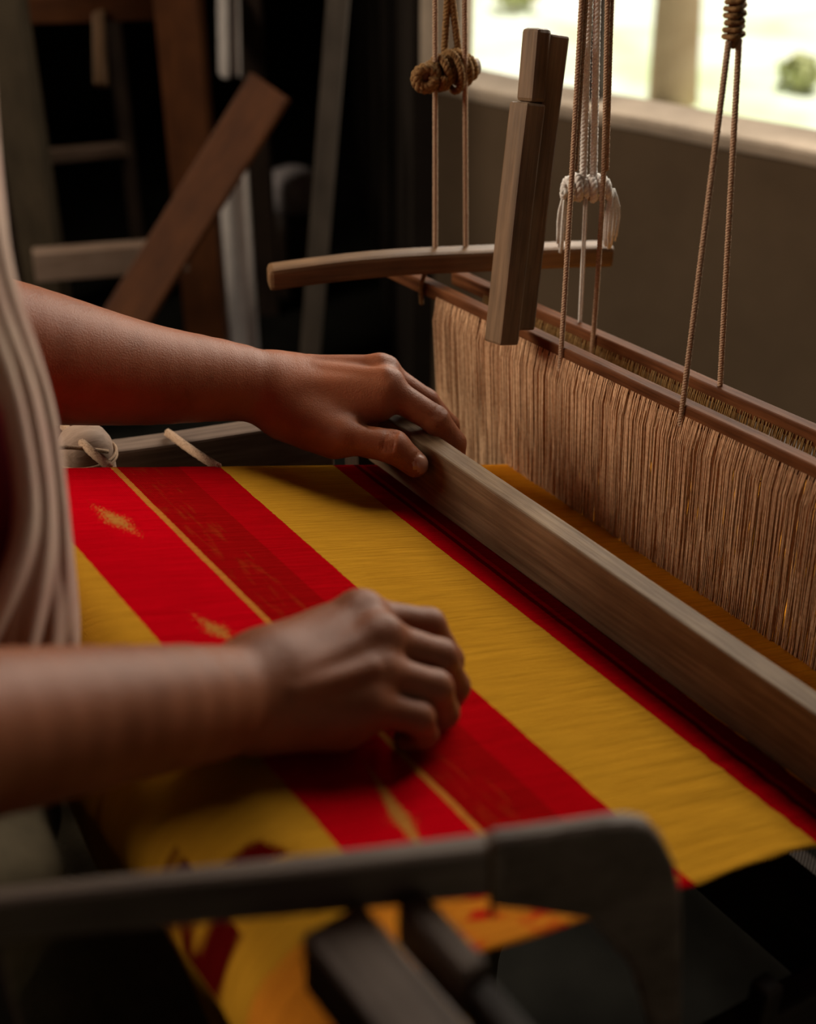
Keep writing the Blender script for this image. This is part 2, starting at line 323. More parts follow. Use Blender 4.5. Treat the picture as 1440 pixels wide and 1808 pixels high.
# ------------------------------------------------------------------ signed-distance body builder
def smin(a, b, k):
    h = np.clip(0.5 + 0.5 * (b - a) / k, 0, 1); return b * (1 - h) + a * h - k * h * (1 - h)
def cap(P, a, b, ra, rb):
    a = np.asarray(a); b = np.asarray(b); pa = P - a; ba = b - a
    t = np.clip((pa @ ba) / (ba @ ba), 0, 1); return np.linalg.norm(pa - t[:, None] * ba, axis=1) - (ra + (rb - ra) * t)
def ell(P, c, A, r):
    """ellipsoid, rows of A are unit axes, r radii"""
    q = (P - np.asarray(c)) @ np.asarray(A).T / np.asarray(r); k0 = np.linalg.norm(q, axis=1); k1 = np.linalg.norm(q / np.asarray(r), axis=1)
    return k0 * (k0 - 1) / np.maximum(k1, 1e-9)
def surface_nets(fn, lo, hi, vox, newton=2):
    lo = np.asarray(lo); hi = np.asarray(hi); n = np.ceil((hi - lo) / vox).astype(int) + 1
    ax = [lo[i] + vox * np.arange(n[i]) for i in range(3)]
    G = np.empty(n, np.float32)
    for i in range(0, n[0], 8):
        X, Y, Z = np.meshgrid(ax[0][i:i+8], ax[1], ax[2], indexing='ij')
        G[i:i+8] = fn(np.stack([X.ravel(), Y.ravel(), Z.ravel()], 1)).reshape(X.shape)
    ins = G < 0; nc = n - 1
    cnt = np.zeros(nc, np.int8); off = [(a, b, c) for a in (0, 1) for b in (0, 1) for c in (0, 1)]
    for a, b, c in off: cnt += ins[a:nc[0]+a, b:nc[1]+b, c:nc[2]+c]
    act = (cnt > 0) & (cnt < 8); idx = -np.ones(nc, int); I = np.argwhere(act); idx[act] = np.arange(len(I))
    acc = np.zeros((len(I), 3)); num = np.zeros(len(I))
    for p in off:
        for d in range(3):
            if p[d]: continue
            q = list(p); q[d] = 1; A = G[I[:, 0]+p[0], I[:, 1]+p[1], I[:, 2]+p[2]]; B = G[I[:, 0]+q[0], I[:, 1]+q[1], I[:, 2]+q[2]]
            cr = (A < 0) != (B < 0); t = np.where(cr, A / np.where(A == B, 1, A - B), 0)
            e = np.array(p, float) + np.eye(3)[d] * t[:, None]; acc += e * cr[:, None]; num += cr
    V = lo + vox * (I + acc / num[:, None]); Fc = []
    for d in range(3):
        e1, e2 = (d + 1) % 3, (d + 2) % 3
        s0 = [slice(None)] * 3; s1 = [slice(None)] * 3; s0[d] = slice(0, -1); s1[d] = slice(1, None)
        a = ins[tuple(s0)]; b = ins[tuple(s1)]; K = np.argwhere(a != b)
        K = K[(K[:, e1] > 0) & (K[:, e2] > 0) & (K[:, e1] < nc[e1]) & (K[:, e2] < nc[e2])]
        sg = a[K[:, 0], K[:, 1], K[:, 2]]; E1 = np.eye(3, dtype=int)[e1]; E2 = np.eye(3, dtype=int)[e2]
        g = lambda o: idx[tuple((K - o).T)]
        q = np.stack([g(E1 + E2), g(E2), g(0 * E1), g(E1)], 1); q[~sg] = q[~sg][:, ::-1]; Fc.append(q)
    for _ in range(newton):
        h = vox * 0.5; f0 = fn(V); gr = np.stack([(fn(V + np.eye(3)[i] * h) - fn(V - np.eye(3)[i] * h)) / (2 * h) for i in range(3)], 1)
        V = V - np.clip(f0 / np.maximum((gr ** 2).sum(1), 0.2), -vox, vox)[:, None] * gr
    return V, np.concatenate(Fc)
#BUILD
# ================================================================== SETTING
def boxes(name, bxs, mat, kind='structure', parent=None, rot=None):
    mb = MB()
    for (x0, x1, y0, y1, z0, z1) in bxs:
        V = np.array([(x, y, z) for x in (x0, x1) for y in (y0, y1) for z in (z0, z1)], float)
        if rot is not None: o, ex, ey = rot; V = o + V[:, :1] * ex + V[:, 1:2] * ey + V[:, 2:] * UPW
        mb.add(V, [(0, 1, 3, 2), (4, 6, 7, 5), (0, 4, 5, 1), (2, 3, 7, 6), (0, 2, 6, 4), (1, 5, 7, 3)])
    o = mb.build(name, mat, parent, smooth=False)
    if kind: o['kind'] = kind
    return o
SILL = 0.68
WD = np.array([0.335, -0.942, 0]); WN = np.array([0.942, 0.335, 0])      # along the window wall, and outwards
WO = np.array([1.227, 1.677, 0.0]); WT = 0.075
wrot = (WO, WD, WN)
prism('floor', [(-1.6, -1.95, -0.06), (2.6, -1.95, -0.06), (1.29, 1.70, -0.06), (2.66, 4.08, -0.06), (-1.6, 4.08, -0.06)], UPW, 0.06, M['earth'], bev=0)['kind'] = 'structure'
boxes('wall_right', [(0.0, 1.15, 0, WT, 0.0, SILL - 0.012), (1.15, 3.9, 0, WT, 0, 2.5), (0.0, 1.15, 0, WT, 2.2, 2.5)], M['mud'], rot=wrot)
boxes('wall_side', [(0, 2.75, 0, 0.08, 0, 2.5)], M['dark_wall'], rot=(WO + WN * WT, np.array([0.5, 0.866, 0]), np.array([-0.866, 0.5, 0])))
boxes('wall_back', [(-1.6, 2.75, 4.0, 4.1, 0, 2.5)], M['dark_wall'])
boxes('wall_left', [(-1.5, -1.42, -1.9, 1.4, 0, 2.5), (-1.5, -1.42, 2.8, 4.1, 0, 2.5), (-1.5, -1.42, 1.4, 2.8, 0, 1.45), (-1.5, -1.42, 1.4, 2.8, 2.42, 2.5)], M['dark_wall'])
boxes('wall_front', [(-1.6, 0.1, -1.9, -1.82, 0, 2.5), (0.75, 3.0, -1.9, -1.82, 0, 2.5), (0.1, 0.75, -1.9, -1.82, 2.1, 2.5)], M['mud'])
fill_door = empty('fill_door_1', (0.42, -1.86, 0)); fill_door['kind'] = 'structure'  # unseen doorway added to let fill light in from behind the camera
for x in (0.12, 0.73): beam('fill_door_jamb', (x, -1.86, 0), (x, -1.86, 2.1), 0.05, 0.10, M['frame_wood'], fill_door, up=(0, 1, 0))
beam('fill_door_head', (0.1, -1.86, 2.08), (0.75, -1.86, 2.08), 0.10, 0.05, M['frame_wood'], fill_door)
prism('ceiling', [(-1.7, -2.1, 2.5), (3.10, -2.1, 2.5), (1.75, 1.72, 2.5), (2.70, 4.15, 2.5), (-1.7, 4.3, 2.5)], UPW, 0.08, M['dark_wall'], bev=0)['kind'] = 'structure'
trim = empty('trim_1', (0.66, 0.6, 2.44)); trim['kind'] = 'structure'
beam('roof_beam', (0.66, -1.8, 2.45), (0.66, 2.9, 2.45), 0.10, 0.10, M['dark_wood'], trim)
win = empty('window_1', WO + UPW * SILL); win['kind'] = 'structure'
def wp(t, n, z): return WO + WD * t + WN * n + UPW * z
beam('window_sill', wp(-0.02, WT/2, SILL), wp(1.16, WT/2, SILL), WT + 0.016, 0.024, M['sill'], win, bev=0.007, rough=0.003, seg=60)
beam('jamb', wp(-0.008, WT/2, SILL), wp(-0.008, WT/2, 2.2), 0.035, WT, M['sill'], win, up=WD)
tm = [hit(1052, 150, WO + WN * WT / 2, WN)][0]; tt = (tm - WO) @ WD
beam('mullion', wp(tt, WT/2, SILL + 0.012), wp(tt, WT/2, 2.2), 0.030, 0.022, M['dark_wood'], win, up=WD)
w2 = empty('window_2', (-1.46, 2.1, 1.45)); w2['kind'] = 'structure'
beam('window_sill', (-1.46, 1.38, 1.46), (-1.46, 2.82, 1.46), 0.10, 0.025, M['frame_wood'], w2)
beam('window_head', (-1.46, 1.38, 2.41), (-1.46, 2.82, 2.41), 0.10, 0.025, M['frame_wood'], w2)

# outdoors
def ground_mat():
    mt, nt, b = new_mat('dry_grass_ground'); L = nt.links; tc = N_(nt, 'ShaderNodeTexCoord')
    n1 = N_(nt, 'ShaderNodeTexNoise', Scale=1.5, Detail=3.0); L.new(tc.outputs['Object'], n1.inputs['Vector'])
    n2 = N_(nt, 'ShaderNodeTexNoise', Scale=30.0, Detail=6.0); L.new(tc.outputs['Object'], n2.inputs['Vector'])
    L.new(ramp(nt, [(0.36, (0.60, 0.70, 0.42)), (0.50, (0.74, 0.82, 0.66)), (0.62, (0.80, 0.79, 0.68))], n1.outputs[0]), b.inputs['Base Color'])
    b.inputs['Roughness'].default_value = 0.95; bump(nt, b, n2.outputs[0], 0.4, 0.01); return mt
M['ground'] = ground_mat()
boxes('ground', [(-14, 22, -14, 24, -0.16, -0.07)], M['ground'])
def trunk(name, base, top, r0, r1, label, mat):
    pts = smooth_path([base, (np.array(base) * 0.62 + np.array(top) * 0.38) + np.array([0.42, -0.50, 0]), top], 30)
    mb = MB(); n = len(pts); r = np.linspace(r0, r1, n) * (1 + 0.5 * np.exp(-np.linspace(0, 9, n))); mb.tube(pts, r, 18)
    V = np.array(mb.V)
    for i in range(len(V)):
        nz = mnoise.noise(Vector((V[i][0] * 9, V[i][1] * 9, V[i][2] * 2.2))); c = pts[min(i // 18, n - 1)]; V[i] = c + (V[i] - c) * (1 + 0.12 * nz)
    mb.V = V.tolist(); t = mb.build(name, mat); return t
GZ = -0.07
tb = hit(1195, 235, np.array([0, 0, GZ]), UPW); tb2 = hitz(1210, 215, GZ)
def far(px, py, d): return at(px, py, d)
t0 = far(1178, 100, 4.55)
troot = empty('tree', (t0[0], t0[1], GZ), 'brown leaning tree trunk standing on the bright grass outside the window', 'tree')
trunk('trunk', (t0[0] + 0.02, t0[1] - 0.03, GZ - 0.05), (t0[0] - 1.3, t0[1] + 1.6, 4.2), 0.060, 0.040, '', M['bark']).parent = None
_tr = bpy.data.objects['trunk']; _tr.parent = troot; _tr.matrix_parent_inverse = Matrix.Translation(troot.location).inverted()
def leaf_clump(name, c, r, n, size, mat, parent, seed):
    rg = np.random.default_rng(seed); mb = MB()
    for _ in range(n):
        d = rg.normal(size=3); d /= np.linalg.norm(d); p = c + d * r * rg.uniform(0.35, 1) ** 0.6 * np.array([1, 1, 0.8])
        a = rg.normal(size=3); a /= np.linalg.norm(a); b_ = np.cross(a, d); b_ /= np.linalg.norm(b_) + 1e-9; s = size * rg.uniform(0.6, 1.3)
        mb.add([p - a * s, p - a * s * 0.1 + b_ * s * 0.4, p + a * s, p - a * s * 0.1 - b_ * s * 0.4 + d * s * 0.1], [(0, 1, 2, 3)])
    return mb.build(name, mat, parent, smooth=False)
leaf_clump('crown', np.array([t0[0] - 1.4, t0[1] + 1.7, 4.4]), 1.0, 900, 0.13, M['leaf'], troot, 3)['kind'] = 'stuff'
def shrub(px, py, d, r, label, seed):
    c = far(px, py, d); s = empty('shrub', (c[0], c[1], GZ), label, 'shrub')
    leaf_clump('foliage', np.array([c[0], c[1], GZ + r * 0.8]), r, 110, 0.035, M['leaf'], s, seed)['kind'] = 'stuff'
    mb = MB(); mb.tube([(c[0], c[1], GZ - 0.03), (c[0], c[1], GZ + r * 0.7)], [0.012, 0.006], 7); mb.build('stem', M['bark'], s)
shrub(1405, 165, 4.75, 0.08, 'small green shrub on the bright grass outside the window', 5)
shrub(905, 95, 5.9, 0.11, 'small pale shrub on the grass seen beside the upright board', 6)

# ================================================================== LOOM
cl = empty('woven_cloth', loom(-0.2, -0.23), 'red and yellow striped silk cloth with gold motifs stretched on the loom', 'cloth')
RR = 0.046; UT = -0.268; TH = radians(108.3); HANG = 0.08
def cloth_pt(s, v):
    """position of woven point at length s along the warp"""
    if s >= UT: u, h, dn = s, 0.0, 0.0
    elif s >= UT - RR * TH:
        a = (UT - s) / RR; u = UT - RR * sin(a); h = -RR * (1 - cos(a)); dn = 0
    else:
        u = UT - RR * sin(TH); h = -RR * (1 - cos(TH)); dn = UT - RR * TH - s
    p = loom(u, v, h)
    if dn > 0:
        k = min(1, dn / 0.10); wv = 0.011 * k * (sin(v * 95 + dn * 5) + 0.5 * sin(v * 41 + 1.3))
        p = p + np.array([wv + 0.03 * k, 0.25 * k * 0.04 * sin(v * 60), -dn])
    else:
        e = max(0, min(1, (V0 + 0.13 - v) / 0.13)); f = max(0, min(1, (s + 0.16) / 0.1)) * max(0, min(1, (0.04 - s) / 0.03))
        p = p + ND * (0.0030 * e * f * mnoise.noise(Vector((s * 14, v * 120, 0))) + 0.0004 * mnoise.noise(Vector((s * 30, v * 60, 4))))
    return p
SS = np.r_[np.linspace(UT - RR * TH - HANG, UT - RR * TH, 30)[:-1], np.linspace(UT - RR * TH, UT, 26)[:-1], np.linspace(UT, 0.044, 90)]
VV = np.linspace(V0, V1, 110)
V_ = []; UVc = []
for s in SS:
    for v in VV:
        ve = v + (0.0035 * mnoise.noise(Vector((s * 22, 0, 1))) if v == VV[0] else 0); V_.append(cloth_pt(s, ve)); UVc.append((s, v))
nv = len(VV); Fc = [(i*nv+j, (i+1)*nv+j, (i+1)*nv+j+1, i*nv+j+1) for i in range(len(SS)-1) for j in range(nv-1)]
web = mesh('cloth_web', V_, Fc, M['cloth'], cl, True, uv=UVc)
sol = web.modifiers.new('thick', 'SOLIDIFY'); sol.thickness = 0.0009; sol.offset = -1
# warp sheet from the fell through the heddles to the back beam
SW = np.linspace(0.043, 0.62, 60); VW = np.linspace(V0 + 0.004, V1 - 0.002, 90)
V_ = [loom(s, v + (0.02 * (s - 0.04) / 0.14 if v > -0.2 else -0.01 * (s - 0.04)) * 0.0, 0.0003 * mnoise.noise(Vector((s * 5, v * 300, 2)))) for s in SW for v in VW]
UVc = [(s, v) for s in SW for v in VW]; nv = len(VW)
Fc = [(i*nv+j, (i+1)*nv+j, (i+1)*nv+j+1, i*nv+j+1) for i in range(len(SW)-1) for j in range(nv-1)]
wp_ = mesh('warp_yarns', V_, Fc, M['cloth'], cl, True, uv=UVc); wp_['kind'] = 'stuff'
sol = wp_.modifiers.new('thick', 'SOLIDIFY'); sol.thickness = 0.0008; sol.offset = -1
# wound layers of finished cloth under the top layer
mb = MB(); cc = [loom(UT, v, -RR) for v in (V0 + 0.002, V1 - 0.002)]; mb.tube(smooth_path(cc, 12), RR - 0.0016, 40)
mesh('wound_layers', mb.V, mb.F, M['cloth'], cl, True, uv=[(-0.4, 0.0)] * len(mb.V))

fr = empty('loom_frame', (0.45, 0.55, 0.0), 'dark wooden loom frame under and beside the striped cloth', 'loom')
bc0 = loom(UT, V0 - 0.12, -RR); bc1 = loom(UT, V1 + 0.12, -RR)
bb = beam('breast_beam', bc0, bc1, 0.034, 0.034, M['grey_wood'], fr)
beam('side_rail', (0.10, 0.957, CAM_Z - 0.568), (0.50, 0.8237, CAM_Z - 0.568), 0.022, 0.09, M['grey_wood'], fr, seg=16, rough=0.004)
beam('post', (0.11, 0.985, 0), (0.11, 0.985, 0.80), 0.055, 0.055, M['frame_wood'], fr, up=(1, 0, 0))
beam('post', (0.93, 0.83, 0), (0.93, 0.83, 0.50), 0.055, 0.055, M['dark_wood'], fr, up=(1, 0, 0))
beam('post', (0.19, 0.155, 0), (0.19, 0.155, 0.78), 0.05, 0.05, M['dark_wood'], fr, up=(1, 0, 0))
beam('post', (0.93, 0.15, 0), (0.93, 0.15, 0.76), 0.05, 0.05, M['dark_wood'], fr, up=(1, 0, 0))
beam('side_rail', (0.14, 0.17, 0.52), (0.97, 0.17, 0.52), 0.03, 0.07, M['dark_wood'], fr)
beam('back_beam', loom(0.62, -0.62, -0.026), loom(0.62, 0.10, -0.026), 0.05, 0.05, M['dark_wood'], fr)
beam('foot_rail', (0.11, 0.155, 0.10), (0.11, 0.985, 0.10), 0.05, 0.06, M['dark_wood'], fr)
beam('foot_rail', (0.93, 0.155, 0.10), (0.93, 0.83, 0.10), 0.05, 0.06, M['dark_wood'], fr)
pz = hit(1385, 1600, np.array([0, 0.262, 0]), YD)
beam('under_post', (pz[0], 0.262, 0.0), (pz[0], 0.262, 0.665), 0.013, 0.013, M['dark_wood'], fr, up=(1, 0, 0))
beam('under_rail', (0.20, 0.268, 0.655), (0.92, 0.268, 0.655 - 0.13), 0.018, 0.034, M['dark_wood'], fr)
beam('under_brace', (0.20, 0.20, 0.62), (0.62, 0.36, 0.10), 0.03, 0.09, M['dark_wood'], fr)

# peg with string wound round it at the far end of the breast beam
pg = empty('wooden_peg', at(152, 830, 1.0), 'pale rounded wooden peg wound with string behind the red cloth', 'peg')
pb = at(150, 800, 1.0); mb = MB(); zt = at(155, 742, 1.0)[2]
zs = [0.0, pb[2] - 0.05, pb[2], zt - 0.012, zt - 0.004, zt]; rs = [0.022, 0.022, 0.021, 0.0205, 0.016, 0.006]
mb.tube([(pb[0], pb[1], z) for z in zs], rs, 20); mb.build('peg_body', M['bg_pale'], pg)
mb = MB(); th = np.linspace(0, 2 * pi * 2.2, 70); mb.tube(np.stack([pb[0] + 0.0228 * np.cos(th), pb[1] + 0.0228 * np.sin(th), pb[2] - 0.006 + 0.0016 * th / pi], 1), 0.0013, 6)
mb.tube(smooth_path([pb + np.array([0.01, -0.021, 0.008]), at(110, 790, 0.955), at(60, 800, 0.93)], 12), 0.0016, 6)
mb.build('string', M['tan_rope'], pg)
for (a, b_, nm, lb) in [((296, 764, 1.058), (386, 826, 0.962), 'stretcher_cord', 'pinkish tan cord tying the red cloth edge to the grey rail'), ((112, 752, 1.03), (196, 826, 0.912), 'stretcher_cord', 'pale cord running over the wooden peg to the gold stripe')]:
    p = at(*a); q = at(*b_); mb = MB(); mb.rope([p, (p + q) / 2 + np.array([0, 0, -0.001]), q], 0.0034, 0.010)
    tag(mb.build(nm, M['tan_rope']), lb, 'cord')

# batten (sley)
BX = 0.499
def bat(px, py, x=BX): return hitx(px, py, x)
zb = CAM_Z - 0.539; ztop = CAM_Z - 0.4895; yA, yB = 0.770, 0.02
sl = empty('batten', (BX, 0.5, 0.70), 'squared brown wooden batten beam pressed across the red edge of the cloth', 'batten')
BW = 0.0165
V_ = []
bm_o = beam('hand_rail', (BX + BW/2, yA, (zb + ztop) / 2), (BX + BW/2 + 0.004, yB, (zb + ztop) / 2), BW, ztop - zb, M['batten'], sl, bev=0.0016, rough=0.0008, seg=40)
mb = MB()
for y in np.arange(yB + 0.02, yA - 0.02, 0.0022): mb.add(*tube_vf([(BX + BW/2, y, zb + 0.001), (BX + BW/2, y, zb - 0.085)], 0.0005, 4))
mb.build('reed', M['dark_wood'], sl)['kind'] = 'stuff'
beam('lower_rail', (BX + BW/2, yA + 0.03, zb - 0.105), (BX + BW/2, yB, zb - 0.105), 0.04, 0.04, M['dark_wood'], sl)
for y in (yA + 0.012, yB - 0.012): beam('sword', (BX + BW/2, y, 0.0), (BX + BW/2, y, ztop - 0.004), 0.022, 0.03, M['dark_wood'], sl, up=(1, 0, 0))

# heddle shafts
def heddle(X, ya, za, yb, zb_, label, barmat, thmat, pitch, seed, ty0, ty1):
    r = empty('heddle_shaft', (X, (ya + yb) / 2, 0.50), label, 'heddle')
    beam('top_bar', (X, ya, za), (X, yb, zb_), 0.0105, 0.0125, barmat, r, bev=0.0014, rough=0.0010, seg=40)
    zl = 0.545
    beam('bottom_bar', (X, ya, zl), (X, yb, zl), 0.010, 0.012, barmat, r, bev=0.0014)
    rg = np.random.default_rng(seed); zf = lambda y: za + (zb_ - za) * (y - ya) / (yb - ya) - 0.0055
    mb = MB(); ridge = []
    y = ty0
    while y > ty1:
        for layer in (0, 1, 2):
            j = rg.normal(0, 0.0006); yy = y + j; z1 = zf(yy); rr = 0.0163 + rg.normal(0, 0.0006)
            xo = (-0.0056, -0.0035, 0.0040)[layer]; xr = X + (-0.0090, -0.0075, 0.0045)[layer] + rg.normal(0, 0.0005)
            jj = rg.normal(0, 0.0004); drift = rg.normal(0, 0.0005)
            if layer < 2:
                pts = [(X + xo, yy, z1 + 0.004), (X + xo - 0.0012, yy + jj * 0.4, z1 - 0.001), (xr, yy + jj, z1 - rr), (xr + 0.003, yy + jj + drift, z1 - rr - 0.045), (X - 0.001 + 0.001 * rg.normal(), yy + jj, z1 - 0.13), (X, yy, zl)]
            else:
                pts = [(X + xo, yy, z1), (X + 0.003, yy + jj, z1 - 0.06), (X, yy, zl)]
            mb.add(*tube_vf(pts, 0.00047 * rg.uniform(0.8, 1.25), 4, False))
        y -= pitch * rg.uniform(0.75, 1.3) * (2.2 if rg.random() < 0.02 else 1)
    mb.build('heddle_threads', thmat, r)['kind'] = 'stuff'
    ys = np.linspace(ty0 + 0.001, ty1 - 0.001, 140)
    mb = MB(); mb.tube([(X - 0.0062 + rg.normal(0, 0.0002), q, zf(q) - 0.0166 + rg.normal(0, 0.0003)) for q in ys], 0.0008, 6); mb.build('ridge_cord', thmat, r)
    return r
HX = 0.632
heddle(HX, 0.935, CAM_Z - 0.4655, 0.16, CAM_Z - 0.4235, 'front heddle shaft, red-brown bar with dense tan threads', M['heddle_bar'], M['thread'], 0.00092, 11, 0.852, 0.19)
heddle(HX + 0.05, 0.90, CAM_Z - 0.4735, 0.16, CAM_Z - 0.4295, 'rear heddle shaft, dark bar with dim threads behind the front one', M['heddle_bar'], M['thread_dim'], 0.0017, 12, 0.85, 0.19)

# upright board in front of the heddles
pd = empty('upright_board', at(885, 612, 1.035), 'upright squared wooden board standing before the heddle threads', 'board')
pbm = at(884, 606, 1.030); ptp = at(948, 50, 0.965)
axis = (ptp - pbm) / np.linalg.norm(ptp - pbm); L_ = np.linalg.norm(ptp - pbm)
beam('front_slat', pbm, pbm + axis * L_ * 0.775, 0.021, 0.018, M['paddle'], pd, up=(1, 0, 0), bev=0.0018, rough=0.0012)
q0 = pbm + axis * L_ * 0.03 + np.array([0.0165, 0.001, 0]); 
beam('back_slat', q0, q0 + axis * L_ * 0.94, 0.019, 0.0185, M['paddle'], pd, up=(1, 0, 0), bev=0.0018, rough=0.0012)
beam('tenon', pbm + axis * L_ * 0.775 + np.array([0.002, 0, 0]), ptp, 0.0185, 0.014, M['paddle'], pd, up=(1, 0, 0), bev=0.003)
# lever
lv = beam('lever', at(473, 489, 1.12), at(1078, 449, 1.173), 0.020, 0.0195, M['lever'], None, bev=0.004, rough=0.003, seg=24, bow=0.005)
tag(lv, 'long horizontal brown wooden lever hanging behind the upright board', 'lever')

# ropes
CEIL = 2.42
def rope_thing(paths, r, mat, label, pitch=0.0062, group=None, name='rope', extra=None):
    mb = MB()
    for P in paths:
        mb.rope(P, r, pitch); a = np.array(P[-1]); 
        if a[2] < 1.5: mb.tube([a, (a[0], a[1], CEIL)], r * 0.95, 7)
    return tag(mb.build(name, mat), label, 'rope', group)
zf = lambda y: CAM_Z - 0.4655 + (0.042) * (0.935 - y) / 0.775
zr = lambda y: CAM_Z - 0.4735 + (0.044) * (0.90 - y) / 0.74
R1 = hitx(990, 655, HX - 0.005); R1b = hitx(1216, 712, HX)
c1t = hitx(1028, -20, 0.646); c2t = hitx(1073, -20, 0.668)
kn = hitx(1294, 70, 0.657)
rope_thing([[np.array([HX - 0.0062, R1[1], zf(R1[1]) - 0.014]), np.array([HX - 0.0062, R1[1], zf(R1[1]) + 0.004]), hitx(1008, 330, 0.637), c1t]], 0.0021, M['tan_rope'], 'tan cord rising from the front heddle bar past the white toggle')
rope_thing([[hitx(1016, 300, 0.642), hitx(1036, -20, 0.65)]], 0.0017, M['tan_rope'], 'second thin tan cord beside the left cord of the white toggle')
yb = hitx(1058, 585, HX + 0.05)[1]
rope_thing([[np.array([HX + 0.05 - 0.0063, yb, zr(yb) - 0.022]), np.array([HX + 0.05 - 0.0063, yb, zr(yb) + 0.004]), hitx(1064, 330, 0.676), c2t]], 0.0021, M['tan_rope'], 'tan cord rising from the rear heddle bar past the tassel')
rope_thing([[hitx(1071, 300, 0.678), hitx(1080, -20, 0.672)]], 0.0017, M['tan_rope'], 'second thin tan cord beside the cord over the tassel')
pr = tag(MB().rope([np.array([HX - 0.0062, R1b[1], zf(R1b[1]) - 0.010]), np.array([HX - 0.0062, R1b[1], zf(R1b[1]) + 0.003]), kn + np.array([-0.004, 0, 0])], 0.0021, 0.0062).build('rope', M['tan_rope']), 'slanting tan cord from the front heddle bar up to the wrapped knot', 'rope')
y2 = hitx(1271, 680, HX + 0.05)[1]
tag(MB().rope([np.array([HX + 0.05, y2, zr(y2) + 0.005]), kn + np.array([0.003, -0.002, 0])], 0.0021, 0.0062).build('rope', M['tan_rope']), 'steep tan cord from the rear heddle bar up to the wrapped knot', 'rope')
mb = MB(); ku = hitx(1300, -30, 0.659); mb.rope([kn + np.array([0, 0, -0.004]), ku], 0.0042, 0.011); mb.tube([ku, (ku[0], ku[1], CEIL)], 0.004, 8)
th = np.linspace(0, 2 * pi * 6, 140); kk = np.linspace(0, 1, 140)[:, None]; base = kn + (ku - kn) * (kk * 0.75) + np.array([0, 0, 0.0])
mb.tube(base + 0.0052 * np.stack([np.cos(th), np.sin(th), 0 * th], 1) * (1 + 0.15 * np.sin(th * 3.7))[:, None], 0.0017, 6)
tag(mb.build('wrapped_knot', M['coir']), 'brown wrapped rope knot joining the two slanting cords', 'knot')
# brown coir toggle
D1 = 1.078
tg = empty('coir_toggle', at(790, 128, D1), 'brown coir rope wound round a short toggle above the lever', 'toggle')
a0 = at(745, 132, D1 - 0.012); a1 = at(838, 118, D1 + 0.006); ax_ = (a1 - a0) / np.linalg.norm(a1 - a0)
def coil(mb, a, b_, R, r, turns, seed, wob=0.25):
    rg = np.random.default_rng(seed); n = int(turns * 22); t = np.linspace(0, 1, n); ax = (b_ - a) / np.linalg.norm(b_ - a)
    e1 = np.cross(ax, UPW); e1 /= np.linalg.norm(e1); e2 = np.cross(ax, e1); th = t * turns * 2 * pi
    P = a + (b_ - a) * t[:, None] + (R * (1 + wob * np.sin(th * 0.37 + seed)))[:, None] * (np.cos(th)[:, None] * e1 + np.sin(th)[:, None] * e2)
    mb.rope(P, r, r * 3.0, 3, 5)
mb = MB(); mb.tube(smooth_path([a0 - ax_ * 0.002, a1 + ax_ * 0.002], 6), 0.007, 12); mb.build('stick', M['paddle'], tg)
mb = MB(); coil(mb, a0 + ax_ * 0.004, a1 - ax_ * 0.001, 0.0095, 0.0034, 6.5, 3); coil(mb, a0 + ax_ * 0.012, a1 - ax_ * 0.010, 0.0125, 0.0030, 3.5, 9, 0.3); mb.build('winding', M['coir'], tg)
mb = MB(); c_ = a0 + np.array([0.001, -0.004, -0.003]); th = np.linspace(0, 4 * pi, 60)
e1 = RIGHT; e2 = UPW; mb.rope(c_ + (0.0095 - 0.003 * th[:, None] / (4 * pi)) * (np.cos(th)[:, None] * e1 + np.sin(th)[:, None] * e2) + np.outer(th, -FWD) * 0.0004, 0.0040, 0.012); mb.build('loop', M['coir'], tg)
mb = MB(); u0 = at(797, 100, D1); u1 = at(793, -20, D1 - 0.03)
for s in (-1, 1): mb.rope([u0 + RIGHT * 0.006 * s, (u0 + u1) / 2 + RIGHT * 0.0035 * s, u1 + RIGHT * 0.001 * s], 0.0030, 0.009)
mb.tube([u1, (u1[0], u1[1], CEIL)], 0.004, 8); mb.build('hanger', M['coir'], tg)
for (px0, px1, lab) in [(768, 768, 'thin brown cord from the coir toggle to the lever beside its left winding'), (822, 820, 'thin brown cord from the coir toggle to the lever nearer the upright board')]:
    dl = 1.12 + (px0 - 473) / 605 * 0.053; b0 = at(px0, 436, dl - 0.004); ttp = at(px1, -20, 1.035)
    rope_thing([[b0, (b0 + ttp) / 2, ttp]], 0.0022, M['tan_rope'], lab)
yl = 0.873; tag(MB().rope([(HX - 0.0065, yl, zf(yl) - 0.014), (HX - 0.0065, yl, zf(yl) + 0.004), (HX + 0.004, yl + 0.002, zf(yl) + 0.022)], 0.0021, 0.0062).build('rope', M['coir']), 'short dark cord tying the lever to the end of the front heddle bar', 'rope')
# white toggle
D2 = 1.035
wt = empty('white_toggle', at(1035, 330, D2), 'white cotton rope wound toggle with loose tassels hanging above the rear heddle', 'toggle')
a0 = at(993, 332, D2); a1 = at(1077, 332, D2 + 0.004); ax_ = (a1 - a0) / np.linalg.norm(a1 - a0)
mb = MB(); mb.tube(smooth_path([a0 + ax_ * 0.003 + np.array([0, 0, -0.004]), a1 - ax_ * 0.003 + np.array([0, 0, -0.004])], 5), 0.0060, 12); mb.build('stick', M['lever'], wt)
mb = MB(); coil(mb, a0, a1, 0.0070, 0.0034, 6.5, 4, 0.2); mb.build('winding', M['white_rope'], wt)
mb = MB(); u0 = at(1038, 318, D2); u1 = at(1047, -20, D2 - 0.075)
for s in (-1, 1): mb.rope([u0 + RIGHT * 0.004 * s, u1 + RIGHT * 0.003 * s], 0.0030, 0.009)
mb.tube([u1, (u1[0], u1[1], CEIL)], 0.004, 8); mb.build('hanger', M['white_rope'], wt)
